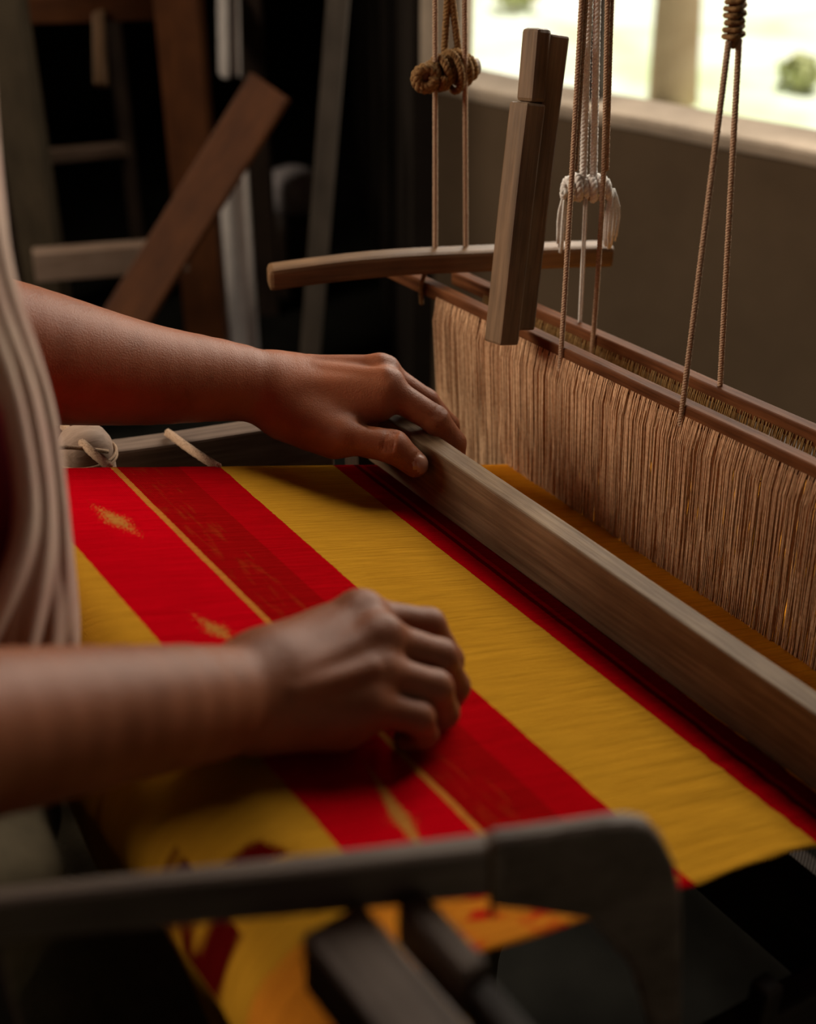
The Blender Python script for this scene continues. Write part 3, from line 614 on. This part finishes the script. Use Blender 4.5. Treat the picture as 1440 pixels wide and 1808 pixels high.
def tassel(p0, length, spread, n, seed, name):
    rg = np.random.default_rng(seed); mb = MB()
    for _ in range(n):
        o = rg.normal(0, spread, 3) * np.array([1, 1, 0.3]); l = length * rg.uniform(0.75, 1.05)
        mb.tube(smooth_path([p0, p0 + o + np.array([0, 0, -l * 0.4]), p0 + o * 0.9 + np.array([0, 0, -l])], 6), 0.0010, 5)
    mb.build(name, M['white_rope'], wt)
tassel(a1 + np.array([0.001, -0.003, 0.0]), 0.046, 0.0022, 50, 1, 'tassel'); tassel(a0 + np.array([0.0, -0.003, 0.0]), 0.050, 0.0017, 14, 2, 'tassel')
mb = MB()
for k in range(2): mb.tube(smooth_path([at(1032 + 4 * k, 345, D2), at(1026 + 4 * k, 480, D2 + 0.03), at(1021 + 3 * k, 590, D2 + 0.055)], 10), 0.0009, 5)
mb.build('loose_thread', M['white_rope'], wt)

# bent wooden arm in the foreground
ha = empty('bent_arm', at(1060, 1520, 0.50), 'dark bent wooden arm rail crossing in front of the cloth roll', 'rail')
h0 = at(-60, 1622, 0.455); h1 = at(885, 1522, 0.492)
hb = beam('arm_bar', h0, h1, 0.009, 0.0190, M['grey_wood'], ha, bev=0.003, rough=0.0012, taper=1.28)
HN = np.cross(h1 - h0, UPW); HN[2] = 0; HN /= np.linalg.norm(HN)
if HN @ FWD > 0: HN = -HN
def hp(px, py): return hit(px, py, h1 + HN * 0.0047, HN)
outl = [(866, 1492), (980, 1477), (1080, 1462), (1120, 1460), (1150, 1466), (1175, 1492), (1193, 1530), (1204, 1580), (1207, 1640), (1206, 1900), (1190, 1960), (1120, 1720), (1040, 1628), (1000, 1622), (930, 1612), (868, 1606)]
prism('curved_cheek', [hp(*q) for q in outl], -HN, 0.009, M['grey_wood'], ha, bev=0.0028)
mb = MB(); e_ = [hp(*q) for q in ((866, 1480), (867, 1612))]; mb.tube(smooth_path([p + HN * 0.001 for p in e_], 6), 0.0012, 8); mb.build('joint_band', M['lever'], ha)
beam('leg', hp(1192, 1850) - HN * 0.0045, np.r_[hp(1192, 1850)[:2] - HN[:2] * 0.0045, 0.0], 0.018, 0.016, M['dark_wood'], ha, up=(1, 0, 0))
lp = at(-60, 1632, 0.455); beam('leg', (lp[0], lp[1], 0.0), lp - np.array([0, 0, 0.008]), 0.018, 0.016, M['dark_wood'], ha, up=(1, 0, 0))
# two bars running out under the arm rail
ZB = h0[2] - 0.0125
def zbar(px, py): return hitz(px, py, ZB)
A1 = zbar(585, 1625); 
def ybar(name, px, py, w, hh, y_end, mat, parent=None, dz=0.0):
    p = hitz(px, py, ZB + dz); return beam(name, (p[0], p[1], ZB + dz - hh / 2), (p[0], y_end, ZB + dz - hh / 2), w, hh, mat, parent, bev=0.002)
b1_ = ybar('crossbar', 585, 1618, 0.026, 0.030, -0.02, M['grey_wood']); tag(b1_, 'thick grey wooden bar running out beneath the bent arm rail', 'bar')
p = hitz(720, 1575, ZB); q = hitz(838, 1712, ZB)
b2_ = empty('stop_bar', (p[0], q[1], ZB - 0.02), 'narrow pale topped wooden bar beside the orange cloth edge', 'bar')
beam('bar_body', (p[0], p[1], ZB - 0.012), (p[0], q[1], ZB - 0.012), 0.0115, 0.024, M['grey_wood'], b2_)
beam('bar_tail', (p[0], q[1], ZB - 0.014), (p[0], q[1] - 0.12, ZB - 0.020), 0.011, 0.016, M['dark_wood'], b2_)
# ================================================================== PERSON
def fing(P, J, r, k=0.003):
    d = None
    for i in range(len(J) - 1):
        c = cap(P, J[i], J[i+1], r[i], r[i+1]); d = c if d is None else smin(d, c, k)
    return d
def hand_sdf(H):
    """H: dict with arm (joints, radii), meta (list of capsules), fingers, thumb, bumps, grooves"""
    def fn(P):
        palm = fing(P, H['armJ'], H['armR'], 0.004)
        for a, b_, ra, rb in H['extra']: palm = smin(palm, cap(P, a, b_, ra, rb), 0.014)
        mt = None
        for a, b_, ra, rb in H['meta']:
            c = cap(P, a, b_, ra, rb); mt = c if mt is None else smin(mt, c, 0.009)
        palm = smin(palm, mt, 0.014)
        for a, b_, ra, rb, k in H['tendons']: palm = smin(palm, cap(P, a, b_, ra, rb), k)
        out = None
        for J, r in H['fingers']:
            f = smin(palm, fing(P, J, r), 0.0065); out = f if out is None else smin(out, f, 0.0016)
        if 'thumb' in H:
            f = smin(palm, fing(P, *H['thumb'], 0.004), 0.010); out = smin(out, f, 0.0016)
        for a, b_, r, k in H['grooves']: out = -smin(-out, cap(P, a, b_, r, r), k)
        return out
    return fn
def arm_chain(D):
    J = np.array(D['arm'][0]); r = np.array(D['arm'][1]); d = np.r_[0, np.cumsum(np.linalg.norm(np.diff(J, axis=0), axis=1))]
    D['armJ'] = list(smooth_path(J, 15)); rr = np.interp(np.linspace(0, d[-1], 15), d, r); rr = np.convolve(np.pad(rr, 2, mode='edge'), [0.1, 0.2, 0.4, 0.2, 0.1], 'valid'); D['armR'] = list(rr)
def P3(*a): return [at(*q) for q in a]

# --- left hand (far), gripping the batten
Lw = at(468, 684, 1.000)
LI = P3((683, 688, 0.992), (768, 741, 0.996), (800, 782, 1.006), (803, 815, 1.010)); rI = [0.0116, 0.0104, 0.0094, 0.0080]
LM = P3((676, 660, 1.008), (752, 709, 1.024), (790, 752, 1.036), (800, 790, 1.038)); rM = [0.0112, 0.0096, 0.0088, 0.0074]
LR = P3((655, 662, 1.030), (728, 700, 1.046), (768, 742, 1.058), (780, 778, 1.060)); rR = [0.0105, 0.0092, 0.0084, 0.0070]
LP = P3((628, 672, 1.048), (690, 705, 1.062), (724, 740, 1.072), (736, 770, 1.074)); rP = [0.0095, 0.0082, 0.0074, 0.0064]
LT = P3((545, 752, 0.988), (612, 772, 0.976), (694, 789, 0.972), (733, 820, 0.9785)); rT = [0.0138, 0.0122, 0.0117, 0.0096]
Lel = Lw + np.array([-0.225, 0.036, 0.087])
Lsh = np.array([0.04, 0.800, CAM_Z - 0.10])
up_ = lambda k: np.array([0, 0, k])
Lel = at(-95, 603, 0.874)
LH = dict(arm=([Lel, at(40, 626, 0.905), at(250, 660, 0.952), at(430, 677, 0.992), at(500, 690, 1.004)], [0.0490, 0.0455, 0.0345, 0.0262, 0.0228]),
    extra=[(at(505, 728, 0.992), at(590, 772, 0.984), 0.0205, 0.0150), (at(510, 700, 1.02), at(600, 705, 1.04), 0.021, 0.016), (at(440, 652, 1.02), at(462, 652, 1.02), 0.0135, 0.0125), (at(520, 735, 1.01), at(640, 740, 1.03), 0.017, 0.012)],
    meta=[(at(505, 690, 0.996), LI[0], 0.017, 0.0125), (at(505, 672, 1.006), LM[0], 0.017, 0.0125), (at(500, 672, 1.016), LR[0], 0.017, 0.0118), (at(500, 685, 1.026), LP[0], 0.017, 0.0110), (at(560, 735, 0.992), at(668, 715, 0.992), 0.015, 0.012)],
    tendons=[(LI[0] + at(683, 670, .992) - at(683, 688, .992), LI[0] + at(690, 672, .992) - at(683, 688, .992), 0.0085, 0.008, 0.006),
             (at(672, 645, 1.003), at(682, 648, 1.004), 0.0075, 0.007, 0.006),
             (at(560, 652, 0.994), at(676, 660, 0.986), 0.0022, 0.0030, 0.006), (at(550, 638, 1.004), at(668, 638, 1.000), 0.0022, 0.0030, 0.006)],
    fingers=[(LI, rI), (LM, rM), (LR, rR), (LP, rP)], thumb=(LT, rT), grooves=[])
def ring_grooves(J0, J1, t, R, toward, r=0.0012, n=1, gap=0.0026, span=1.0):
    """creases across the dorsal side of a joint"""
    out = []; a = np.asarray(J0); b_ = np.asarray(J1); ax = (b_ - a) / np.linalg.norm(b_ - a); tw = toward - ax * (toward @ ax); tw /= np.linalg.norm(tw); sd = np.cross(ax, tw)
    for i in range(n):
        c = a + (b_ - a) * t + ax * (i - (n - 1) / 2) * gap
        pts = [c + (R + 0.0004) * (cos(an) * tw + sin(an) * sd) for an in np.linspace(-span, span, 7)]
        for p, q in zip(pts[:-1], pts[1:]): out.append((p, q, r, 0.0016))
    return out
LH['grooves'] += ring_grooves(LT[1], LT[2], 0.93, 0.0116, -FWD + UPW * 0.8, 0.0009, 3, 0.0034, 0.75)
LH['grooves'] += ring_grooves(LI[0], LI[1], 0.97, 0.0104, -FWD * 0.5 + UPW, 0.0007, 3, 0.003, 0.6)
LH['grooves'] += [(at(640, 746, 0.975), at(656, 752, 0.970), 0.0028, 0.004)]
_td = LT[3] - LT[2]; _td /= np.linalg.norm(_td); _nn = (-FWD * 0.9 + UPW * 0.75); _nn = _nn - _td * (_nn @ _td); _nn /= np.linalg.norm(_nn); _sd = np.cross(_td, _nn)
_c = LT[3] + _td * 0.001; _ar = [_c + _td * (0.0072 * cos(a)) + _sd * (0.0066 * sin(a)) + _nn * (0.0098 * math.sqrt(max(0.2, 1 - (0.62 * sin(a)) ** 2))) for a in np.linspace(1.75, 2 * pi - 1.75, 9)]
LH['grooves'] += [(p, q, 0.0007, 0.0012) for p, q in zip(_ar[:-1], _ar[1:])]
# --- right hand (near), loose fist resting on the cloth
Rw = at(424, 1232, 0.628)
RI = P3((636, 1088, 0.683), (756, 1104, 0.700), (790, 1165, 0.716), (792, 1212, 0.722)); 
RM = P3((668, 1128, 0.668), (776, 1160, 0.684), (800, 1212, 0.703), (785, 1250, 0.712))
RRg = P3((664, 1186, 0.655), (768, 1214, 0.668), (782, 1258, 0.684), (752, 1280, 0.694))
RP = P3((645, 1243, 0.646), (738, 1268, 0.656), (748, 1296, 0.670), (715, 1305, 0.676))
Rel = Rw + np.array([-0.205, -0.057, 0.112]) * 1.0
Rsh = np.array([0.005, 0.455, CAM_Z - 0.06])
RH = dict(arm=([Rel, Rel * 0.55 + Rw * 0.45, Rel * 0.15 + Rw * 0.85, Rw, at(470, 1215, 0.638)], [0.0340, 0.0300, 0.0255, 0.0235, 0.0220]),
    extra=[(at(470, 1190, 0.648), at(560, 1150, 0.672), 0.019, 0.016), (at(480, 1250, 0.640), at(600, 1268, 0.652), 0.0185, 0.0150), (at(520, 1220, 0.668), at(640, 1200, 0.690), 0.017, 0.014)],
    meta=[(at(470, 1195, 0.642), RI[0], 0.016, 0.0122), (at(472, 1205, 0.636), RM[0], 0.016, 0.0122), (at(474, 1225, 0.634), RRg[0], 0.016, 0.0116), (at(470, 1245, 0.636), RP[0], 0.016, 0.0112)],
    tendons=[(at(632, 1076, 0.677), at(642, 1078, 0.677), 0.0066, 0.0066, 0.010), (at(666, 1118, 0.662), at(676, 1121, 0.662), 0.0062, 0.0062, 0.010),
             (at(510, 1172, 0.632), at(626, 1082, 0.670), 0.0022, 0.0030, 0.006), (at(520, 1196, 0.624), at(655, 1122, 0.656), 0.0022, 0.0030, 0.006), (at(520, 1222, 0.618), at(655, 1180, 0.643), 0.0018, 0.0026, 0.006)],
    fingers=[(RI, [0.0100, 0.0090, 0.0084, 0.0074]), (RM, [0.0104, 0.0093, 0.0086, 0.0075]), (RRg, [0.0100, 0.0088, 0.0080, 0.0070]), (RP, [0.0092, 0.0080, 0.0070, 0.0062])],
    thumb=(P3((560, 1150, 0.700), (650, 1140, 0.715), (735, 1165, 0.722), (780, 1185, 0.722)), [0.014, 0.0115, 0.0100, 0.0085]), grooves=[])
arm_chain(LH); arm_chain(RH)
def report():
    for nm, D in (('L', LH), ('R', RH)):
        print(nm, 'forearm', np.linalg.norm(D['arm'][0][0] - D['arm'][0][3]).round(3), 'wrist-mcp', [float(np.linalg.norm(J[0] - D['arm'][0][3]).round(3)) for J, r in D['fingers']])
        for J, r in D['fingers'] + [D['thumb']]: print('   ', [float(np.linalg.norm(J[i+1] - J[i]).round(3)) for i in range(len(J)-1)], 'h', [round(float(uvh(p)[2]) - rr, 3) for p, rr in zip(J, r)], 'x', [round(float(p[0]), 3) for p in J])
per = empty('person', (0.03, 0.55, 0.0), 'seated weaver in a beige sari over a maroon blouse, hands on cloth and batten', 'person')
def bbox(pts, pad): pts = np.array(pts); return pts.min(0) - pad, pts.max(0) + pad
allV = []; allF = []; nail_from = []
def addpart(V, Fq):
    o = sum(len(v) for v in allV); allV.append(V); allF.append(Fq + o)
for D in (LH, RH):
    pts = list(D['arm'][0]) + [p for J, r in D['fingers'] for p in J] + list(D['thumb'][0])
    lo, hi = bbox(pts, 0.05); V, Fq = surface_nets(hand_sdf(D), lo, hi, 0.0021); addpart(V, Fq)
# torso, upper arms, head, legs (coarser; joined under the sleeves)
TC = np.array([0.097, 0.64])
I3 = np.eye(3)
def torso_core(P, g=0.0):
    z = CAM_Z
    d = ell(P, (TC[0] - 0.040, TC[1], z - 0.15), I3, (0.105 + g, 0.165 + g, 0.20 + g))
    d = smin(d, ell(P, (TC[0] - 0.012, TC[1], z - 0.335), I3, (0.105 + g, 0.152 + g, 0.18 + g)), 0.04)
    d = smin(d, ell(P, (TC[0] - 0.115, TC[1], z - 0.62), I3, (0.135 + g, 0.185 + g, 0.16 + g)), 0.05)
    for s in (-1, 1):
        d = smin(d, ell(P, (TC[0] + 0.020, TC[1] + s * 0.060, z - 0.22), I3, (0.046 + g, 0.052 + g, 0.052 + g)), 0.03)
        d = smin(d, cap(P, (TC[0] - 0.06, TC[1], z + 0.0), (TC[0] - 0.06, TC[1] + s * 0.15, z - 0.045), 0.05 + g, 0.05 + g), 0.04)
    return d
def upper_arms(P, g=0.0):
    a = cap(P, Lsh, Lel, 0.050 + g, 0.0425 + g); b_ = cap(P, Rsh, Rel, 0.050 + g, 0.0385 + g); return np.minimum(a, b_)
HC = np.array([0.07, 0.64, CAM_Z + 0.205])
def body_fn(P):
    z = CAM_Z; d = smin(torso_core(P), upper_arms(P), 0.03)
    d = smin(d, cap(P, (TC[0] - 0.06, TC[1], z + 0.0), HC + np.array([-0.03, 0, -0.07]), 0.052, 0.048), 0.03)
    hd = ell(P, HC + np.array([-0.012, 0, 0.02]), I3, (0.092, 0.074, 0.095)); hd = smin(hd, ell(P, HC + np.array([0.02, 0, -0.055]), I3, (0.062, 0.055, 0.062)), 0.03)
    hd = smin(hd, cap(P, HC + np.array([0.078, 0, 0.012]), HC + np.array([0.100, 0, -0.028]), 0.008, 0.012), 0.014)      # nose
    for s in (-1, 1):
        hd = smin(hd, cap(P, HC + np.array([0.076, s * 0.012, -0.058]), HC + np.array([0.074, s * 0.018, -0.058]), 0.007, 0.005), 0.008)   # lips
        hd = smin(hd, ell(P, HC + np.array([-0.005, s * 0.073, -0.005]), I3, (0.018, 0.007, 0.03)), 0.006)               # ears
        hd = -smin(-hd, ell(P, HC + np.array([0.088, s * 0.031, 0.012]), I3, (0.012, 0.015, 0.009)), 0.010)            # eye sockets
        hd = smin(hd, ell(P, HC + np.array([0.070, s * 0.031, 0.012]), I3, (0.012, 0.013, 0.008)), 0.002)
    d = smin(d, hd, 0.02)
    for s in (-1, 1):
        hip = np.array([TC[0] - 0.11, TC[1] + s * 0.085, z - 0.70]); kn_ = np.array([0.36, TC[1] + s * 0.10, z - 0.73]); an_ = np.array([0.34, TC[1] + s * 0.10, 0.075])
        d = smin(d, cap(P, hip, kn_, 0.078, 0.058), 0.04); d = smin(d, cap(P, kn_, an_, 0.055, 0.036), 0.02); d = smin(d, cap(P, an_ + np.array([-0.03, 0, -0.03]), an_ + np.array([0.14, 0, -0.045]), 0.034, 0.026), 0.02)
    return d
V, Fq = surface_nets(body_fn, (-0.32, 0.28, -0.01), (0.55, 1.0, CAM_Z + 0.36), 0.0085, 1); addpart(V, Fq)
AV = np.concatenate(allV); AF = np.concatenate(allF)
body = mesh('body', AV, AF, M['skin'], per, True)
body.data.materials.append(M['nail'])
# thumb nail faces
tipd = LT[3] - LT[2]; tipd /= np.linalg.norm(tipd); nn = (-FWD * 0.9 + UPW * 0.75); nn = nn - tipd * (nn @ tipd); nn /= np.linalg.norm(nn); sd = np.cross(tipd, nn)
fc = AV[AF].mean(1); rel = fc - (LT[3] + tipd * 0.001); a_ = rel @ tipd; s_ = rel @ sd; n_ = rel @ nn
msk = (n_ > 0.0055) & ((a_ / 0.0072) ** 4 + (s_ / 0.0064) ** 4 < 1)
ids = np.nonzero(msk)[0]
mi = np.zeros(len(body.data.polygons), int); mi[ids] = 1; body.data.polygons.foreach_set('material_index', mi)
# clothing
def blouse_fn(P):
    d = smin(torso_core(P, 0.004), upper_arms(P, 0.006), 0.03)
    cutL = (P - (Lsh * 0.45 + Lel * 0.55)) @ ((Lel - Lsh) / np.linalg.norm(Lel - Lsh)); cutR = (P - (Rsh * 0.45 + Rel * 0.55)) @ ((Rel - Rsh) / np.linalg.norm(Rel - Rsh))
    d = np.maximum(d, np.where(P[:, 1] > 0.775, cutL, -1)); d = np.maximum(d, np.where(P[:, 1] < 0.475, np.where(P[:, 2] > CAM_Z - 0.4, cutR, -1), -1))
    d = np.maximum(d, CAM_Z - 0.50 - P[:, 2]); return np.maximum(d, P[:, 2] - (CAM_Z + 0.012))
V, Fq = surface_nets(blouse_fn, (-0.25, 0.26, CAM_Z - 0.55), (0.32, 1.0, CAM_Z + 0.05), 0.007, 1)
bl = mesh('blouse', V, Fq, M['maroon'], per, True); bl['label'] = 'maroon blouse'
def skirt_fn(P):
    z = CAM_Z; d = ell(P, (TC[0] - 0.115, TC[1], z - 0.62), I3, (0.147, 0.197, 0.17))
    d = smin(d, ell(P, (TC[0] - 0.05, TC[1] - 0.05, z - 0.50), I3, (0.105, 0.165, 0.10)), 0.04)
    for s in (-1, 1):
        hip = np.array([TC[0] - 0.11, TC[1] + s * 0.085, z - 0.70]); kn_ = np.array([0.36, TC[1] + s * 0.10, z - 0.73]); an_ = np.array([0.33, TC[1] + s * 0.10, 0.20])
        d = smin(d, cap(P, hip, kn_, 0.092, 0.075), 0.06); d = smin(d, cap(P, kn_, an_, 0.075, 0.085), 0.06)
    fold = 0.006 * np.sin(P[:, 1] * 70 + P[:, 2] * 25 + 2 * np.sin(P[:, 2] * 14)) + 0.004 * np.sin(P[:, 0] * 60 - P[:, 2] * 70)
    return np.maximum(d + fold, 0.10 - P[:, 2])
V, Fq = surface_nets(skirt_fn, (-0.32, 0.26, 0.08), (0.50, 0.95, CAM_Z - 0.36), 0.0085, 1)
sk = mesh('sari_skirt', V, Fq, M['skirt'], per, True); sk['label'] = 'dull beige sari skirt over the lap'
# sari drape hanging over chest: rows given by picture edges and distance, with folds
rows = [(-200, -260, -40, 0.47), (150, -150, -14, 0.50), (330, -95, -8, 0.520), (480, -60, 4, 0.536), (560, -40, 32, 0.546), (680, 2, 76, 0.558), (800, 28, 98, 0.572), (900, 44, 108, 0.584), (960, 38, 116, 0.592), (1030, 6, 124, 0.602), (1110, -50, 134, 0.612), (1170, -90, 132, 0.620), (1260, -120, 110, 0.628), (1340, -140, 90, 0.64)]
rr_ = np.array(rows, float); nr, ncol = 80, 56; yy = np.linspace(rr_[0, 0], rr_[-1, 0], nr)
xl = np.interp(yy, rr_[:, 0], rr_[:, 1]); xr = np.interp(yy, rr_[:, 0], rr_[:, 2]); dd = np.interp(yy, rr_[:, 0], rr_[:, 3])
sm = lambda a: np.convolve(np.pad(a, 4, mode='edge'), np.ones(9) / 9, 'valid'); xl, xr, dd = sm(xl), sm(xr), sm(dd)
T_, Y_ = np.meshgrid(np.linspace(0, 1, ncol), yy); PX = xl[:, None] + (xr - xl)[:, None] * T_
fan = np.clip((Y_ - 850) / 350, 0, 1)
fold = 0.0036 * np.sin(2 * pi * (2.6 * T_ + 0.15 * np.sin(Y_ / 170))) + 0.0022 * np.sin(2 * pi * (5.3 * T_ + 0.3 * np.sin(Y_ / 120) + 0.4)) * (0.5 + fan) + 0.003 * fan * np.sin(2 * pi * (3.4 * T_ * T_ + 0.2))
RY = RIGHT * ((PX.ravel() - 720) / FPX)[:, None] + DOWN * ((Y_.ravel() - 904) / FPX)[:, None] + FWD
DS = np.arange(0.40, 0.80, 0.005); best = np.full(len(RY), np.inf); dep = np.full(len(RY), 0.6); hitm = np.zeros(len(RY), bool)
for d_ in DS:
    f_ = torso_core(CAMP + RY * d_, 0.004) - 0.011; new = (~hitm) & (f_ < 0); dep[new] = d_; hitm |= new
    up2 = (~hitm) & (f_ < best); best[up2] = f_[up2]; dep[up2] = d_
dep = dep.reshape(nr, ncol)
for _ in range(14): dep = np.pad(dep, 1, mode='edge'); dep = (dep[1:-1, 1:-1] * 2 + dep[:-2, 1:-1] + dep[2:, 1:-1] + dep[1:-1, :-2] + dep[1:-1, 2:]) / 6
dep = dep - fold - 0.002
V_ = CAMP + RY * dep.ravel()[:, None]
Fc = [(i*ncol+j, i*ncol+j+1, (i+1)*ncol+j+1, (i+1)*ncol+j) for i in range(nr-1) for j in range(ncol-1)]
dr = mesh('sari_drape', V_, Fc, M['drape'], per, True); dr['label'] = 'beige pleated sari end over the shoulder'
sol = dr.modifiers.new('thick', 'SOLIDIFY'); sol.thickness = 0.004; sol.offset = -1
ss_ = dr.modifiers.new('sub', 'SUBSURF'); ss_.levels = 1; ss_.render_levels = 1
def hair_fn(P):
    d = ell(P, HC + np.array([-0.028, 0, 0.03]), I3, (0.094, 0.084, 0.102)); d = smin(d, ell(P, HC + np.array([-0.12, 0, -0.01]), I3, (0.045, 0.05, 0.045)), 0.02)
    cutf = (P[:, 0] - (HC[0] + 0.035)) + 0.55 * (HC[2] + 0.05 - P[:, 2]); return np.maximum(d, np.maximum(cutf, HC[2] - 0.07 - P[:, 2]))
V, Fq = surface_nets(hair_fn, HC - 0.2, HC + 0.16, 0.007, 1); hr = mesh('hair', V, Fq, M['hair'], per, True); hr['label'] = 'black hair tied in a bun'
# bench
bn = empty('bench', (-0.04, 0.62, 0), 'low dark wooden bench under the seated weaver', 'bench')
beam('seat', (-0.06, 0.34, CAM_Z - 0.815), (-0.06, 0.92, CAM_Z - 0.815), 0.26, 0.035, M['dark_wood'], bn)
for sx in (-0.16, 0.04):
    for sy in (0.40, 0.86): beam('leg', (sx, sy, 0), (sx, sy, CAM_Z - 0.83), 0.04, 0.04, M['dark_wood'], bn, up=(1, 0, 0))

# ================================================================== BACKGROUND LEFT
DB = 2.25
bl_ = empty('second_loom', at(190, 640, DB) * np.array([1, 1, 0]), 'wooden frame of a second loom in the dark room behind', 'loom')
def vpost(name, px, py, d, w, mat, parent, top=1.9, dp=None, lean=0.0):
    p = at(px, py, d); return beam(name, (p[0], p[1], 0), (p[0] + lean * RIGHT[0], p[1] + lean * RIGHT[1], top), w, dp or w, mat, parent, up=tuple(_F))
vpost('post', 52, 300, DB, 0.062, M['bg_post'], bl_)
vpost('post', 333, 200, DB + 0.05, 0.072, M['bg_rust'], bl_)
vpost('post', 20, 350, DB + 0.55, 0.06, M['dark_wood'], bl_)
def rail(name, a, b_, h, mat, parent, th=0.03): return beam(name, at(*a), at(*b_), th, h, mat, parent)
rail('rail', (20, 16, DB), (320, 8, DB + 0.06), 0.045, M['bg_rust'], bl_)
rail('rail', (60, 468, DB), (330, 448, DB + 0.06), 0.052, M['bg_pale'], bl_)
vpost('post', 232, 300, DB + 0.62, 0.03, M['dark_wood'], bl_)
rail('rail', (78, 276, DB + 0.5), (232, 262, DB + 0.6), 0.024, M['bg_pale'], bl_)
hs = beam('hanging_stick', at(176, 20, DB + 0.03), at(178, 152, DB + 0.03), 0.022, 0.022, M['lever'], bl_, up=tuple(_F))
pk0 = at(478, 152, DB - 0.14); pk1 = at(205, 590, DB - 0.04); pk1 = pk0 + (pk1 - pk0) * (pk0[2] / (pk0[2] - pk1[2]))
pk = beam('leaning_plank', pk0, pk1, 0.026, 0.072, M['bg_rust'], None, up=tuple(np.cross(at(205, 590, DB) - at(478, 152, DB), FWD)))
tag(pk, 'reddish brown plank leaning diagonally across the second loom', 'plank')
def hang(name, pxa, pxb, y0, y1, d, label, ph, ztop=None):
    V_ = []; nr, nc_ = 40, 40
    a0 = at(pxa[0], y0, d); b0 = at(pxb[0], y0, d); zlo = at(pxa[1], y1, d)[2]; ztp = ztop or 1.9
    for i in range(nr):
        t = i / (nr - 1)
        for j in range(nc_):
            s = j / (nc_ - 1); pA = at(pxa[0] + (pxa[1] - pxa[0]) * t, y0 + (y1 - y0) * t, d); pB = at(pxb[0] + (pxb[1] - pxb[0]) * t, y0 + (y1 - y0) * t, d)
            p = pA * (1 - s) + pB * s; q = p + _F * 0.018 * sin(s * 9 + ph + t * 0.6); V_.append(q)
    Fc = [(i*nc_+j, i*nc_+j+1, (i+1)*nc_+j+1, (i+1)*nc_+j) for i in range(nr-1) for j in range(nc_-1)]
    o = mesh(name, V_, Fc, M['white_cloth'], None, True); s_ = o.modifiers.new('t', 'SOLIDIFY'); s_.thickness = 0.006; return tag(o, label, 'cloth')
hang('hanging_cloth', (378, 384), (418, 428), -260, 135, DB + 0.35, 'short pale cloth hanging above the leaning plank', 0.3)
hang('hanging_cloth', (384, 402), (440, 470), 290, 780, DB + 0.35, 'long pale cloth hanging to the ground below the leaning plank', 1.5)
vp = at(455, 200, DB + 0.5); pl = beam('pole', (vp[0], vp[1], 0), (vp[0], vp[1], 1.95), 0.045, 0.045, M['dark_wood'], None, up=tuple(_F)); tag(pl, 'dark upright pole beside the hanging pale cloths', 'pole')
vp = at(592, 60, DB - 0.32); vq = at(562, 440, DB - 0.17); dv = (vp - vq); vz = vq - dv * (vq[2] / dv[2]); vt = vq + dv * ((1.95 - vq[2]) / dv[2])
pl2 = beam('pole', vz, vt, 0.032, 0.032, M['pole'], None, up=tuple(_F)); tag(pl2, 'slim grey brown pole standing by the pale drum', 'pole')
dc = at(518, 330, DB + 0.7); dr_ = empty('drum', (dc[0], dc[1], 0), 'dark drum with a pale rounded lid in the shadows', 'drum')
mb = MB(); zt = dc[2]; prof = [(0, 0.05), (0.005, 0.052), (zt - 0.10, 0.055), (zt - 0.045, 0.055)]
mb.tube([(dc[0], dc[1], z) for z, r in prof], [r for z, r in prof], 28); mb.build('drum_body', M['dark_wood'], dr_)
mb = MB(); prof = [(zt - 0.045, 0.057), (zt + 0.01, 0.058), (zt + 0.03, 0.052), (zt + 0.04, 0.03), (zt + 0.042, 0.004)]
mb.tube([(dc[0], dc[1], z) for z, r in prof], [r for z, r in prof], 28); mb.build('lid', M['metal'], dr_)
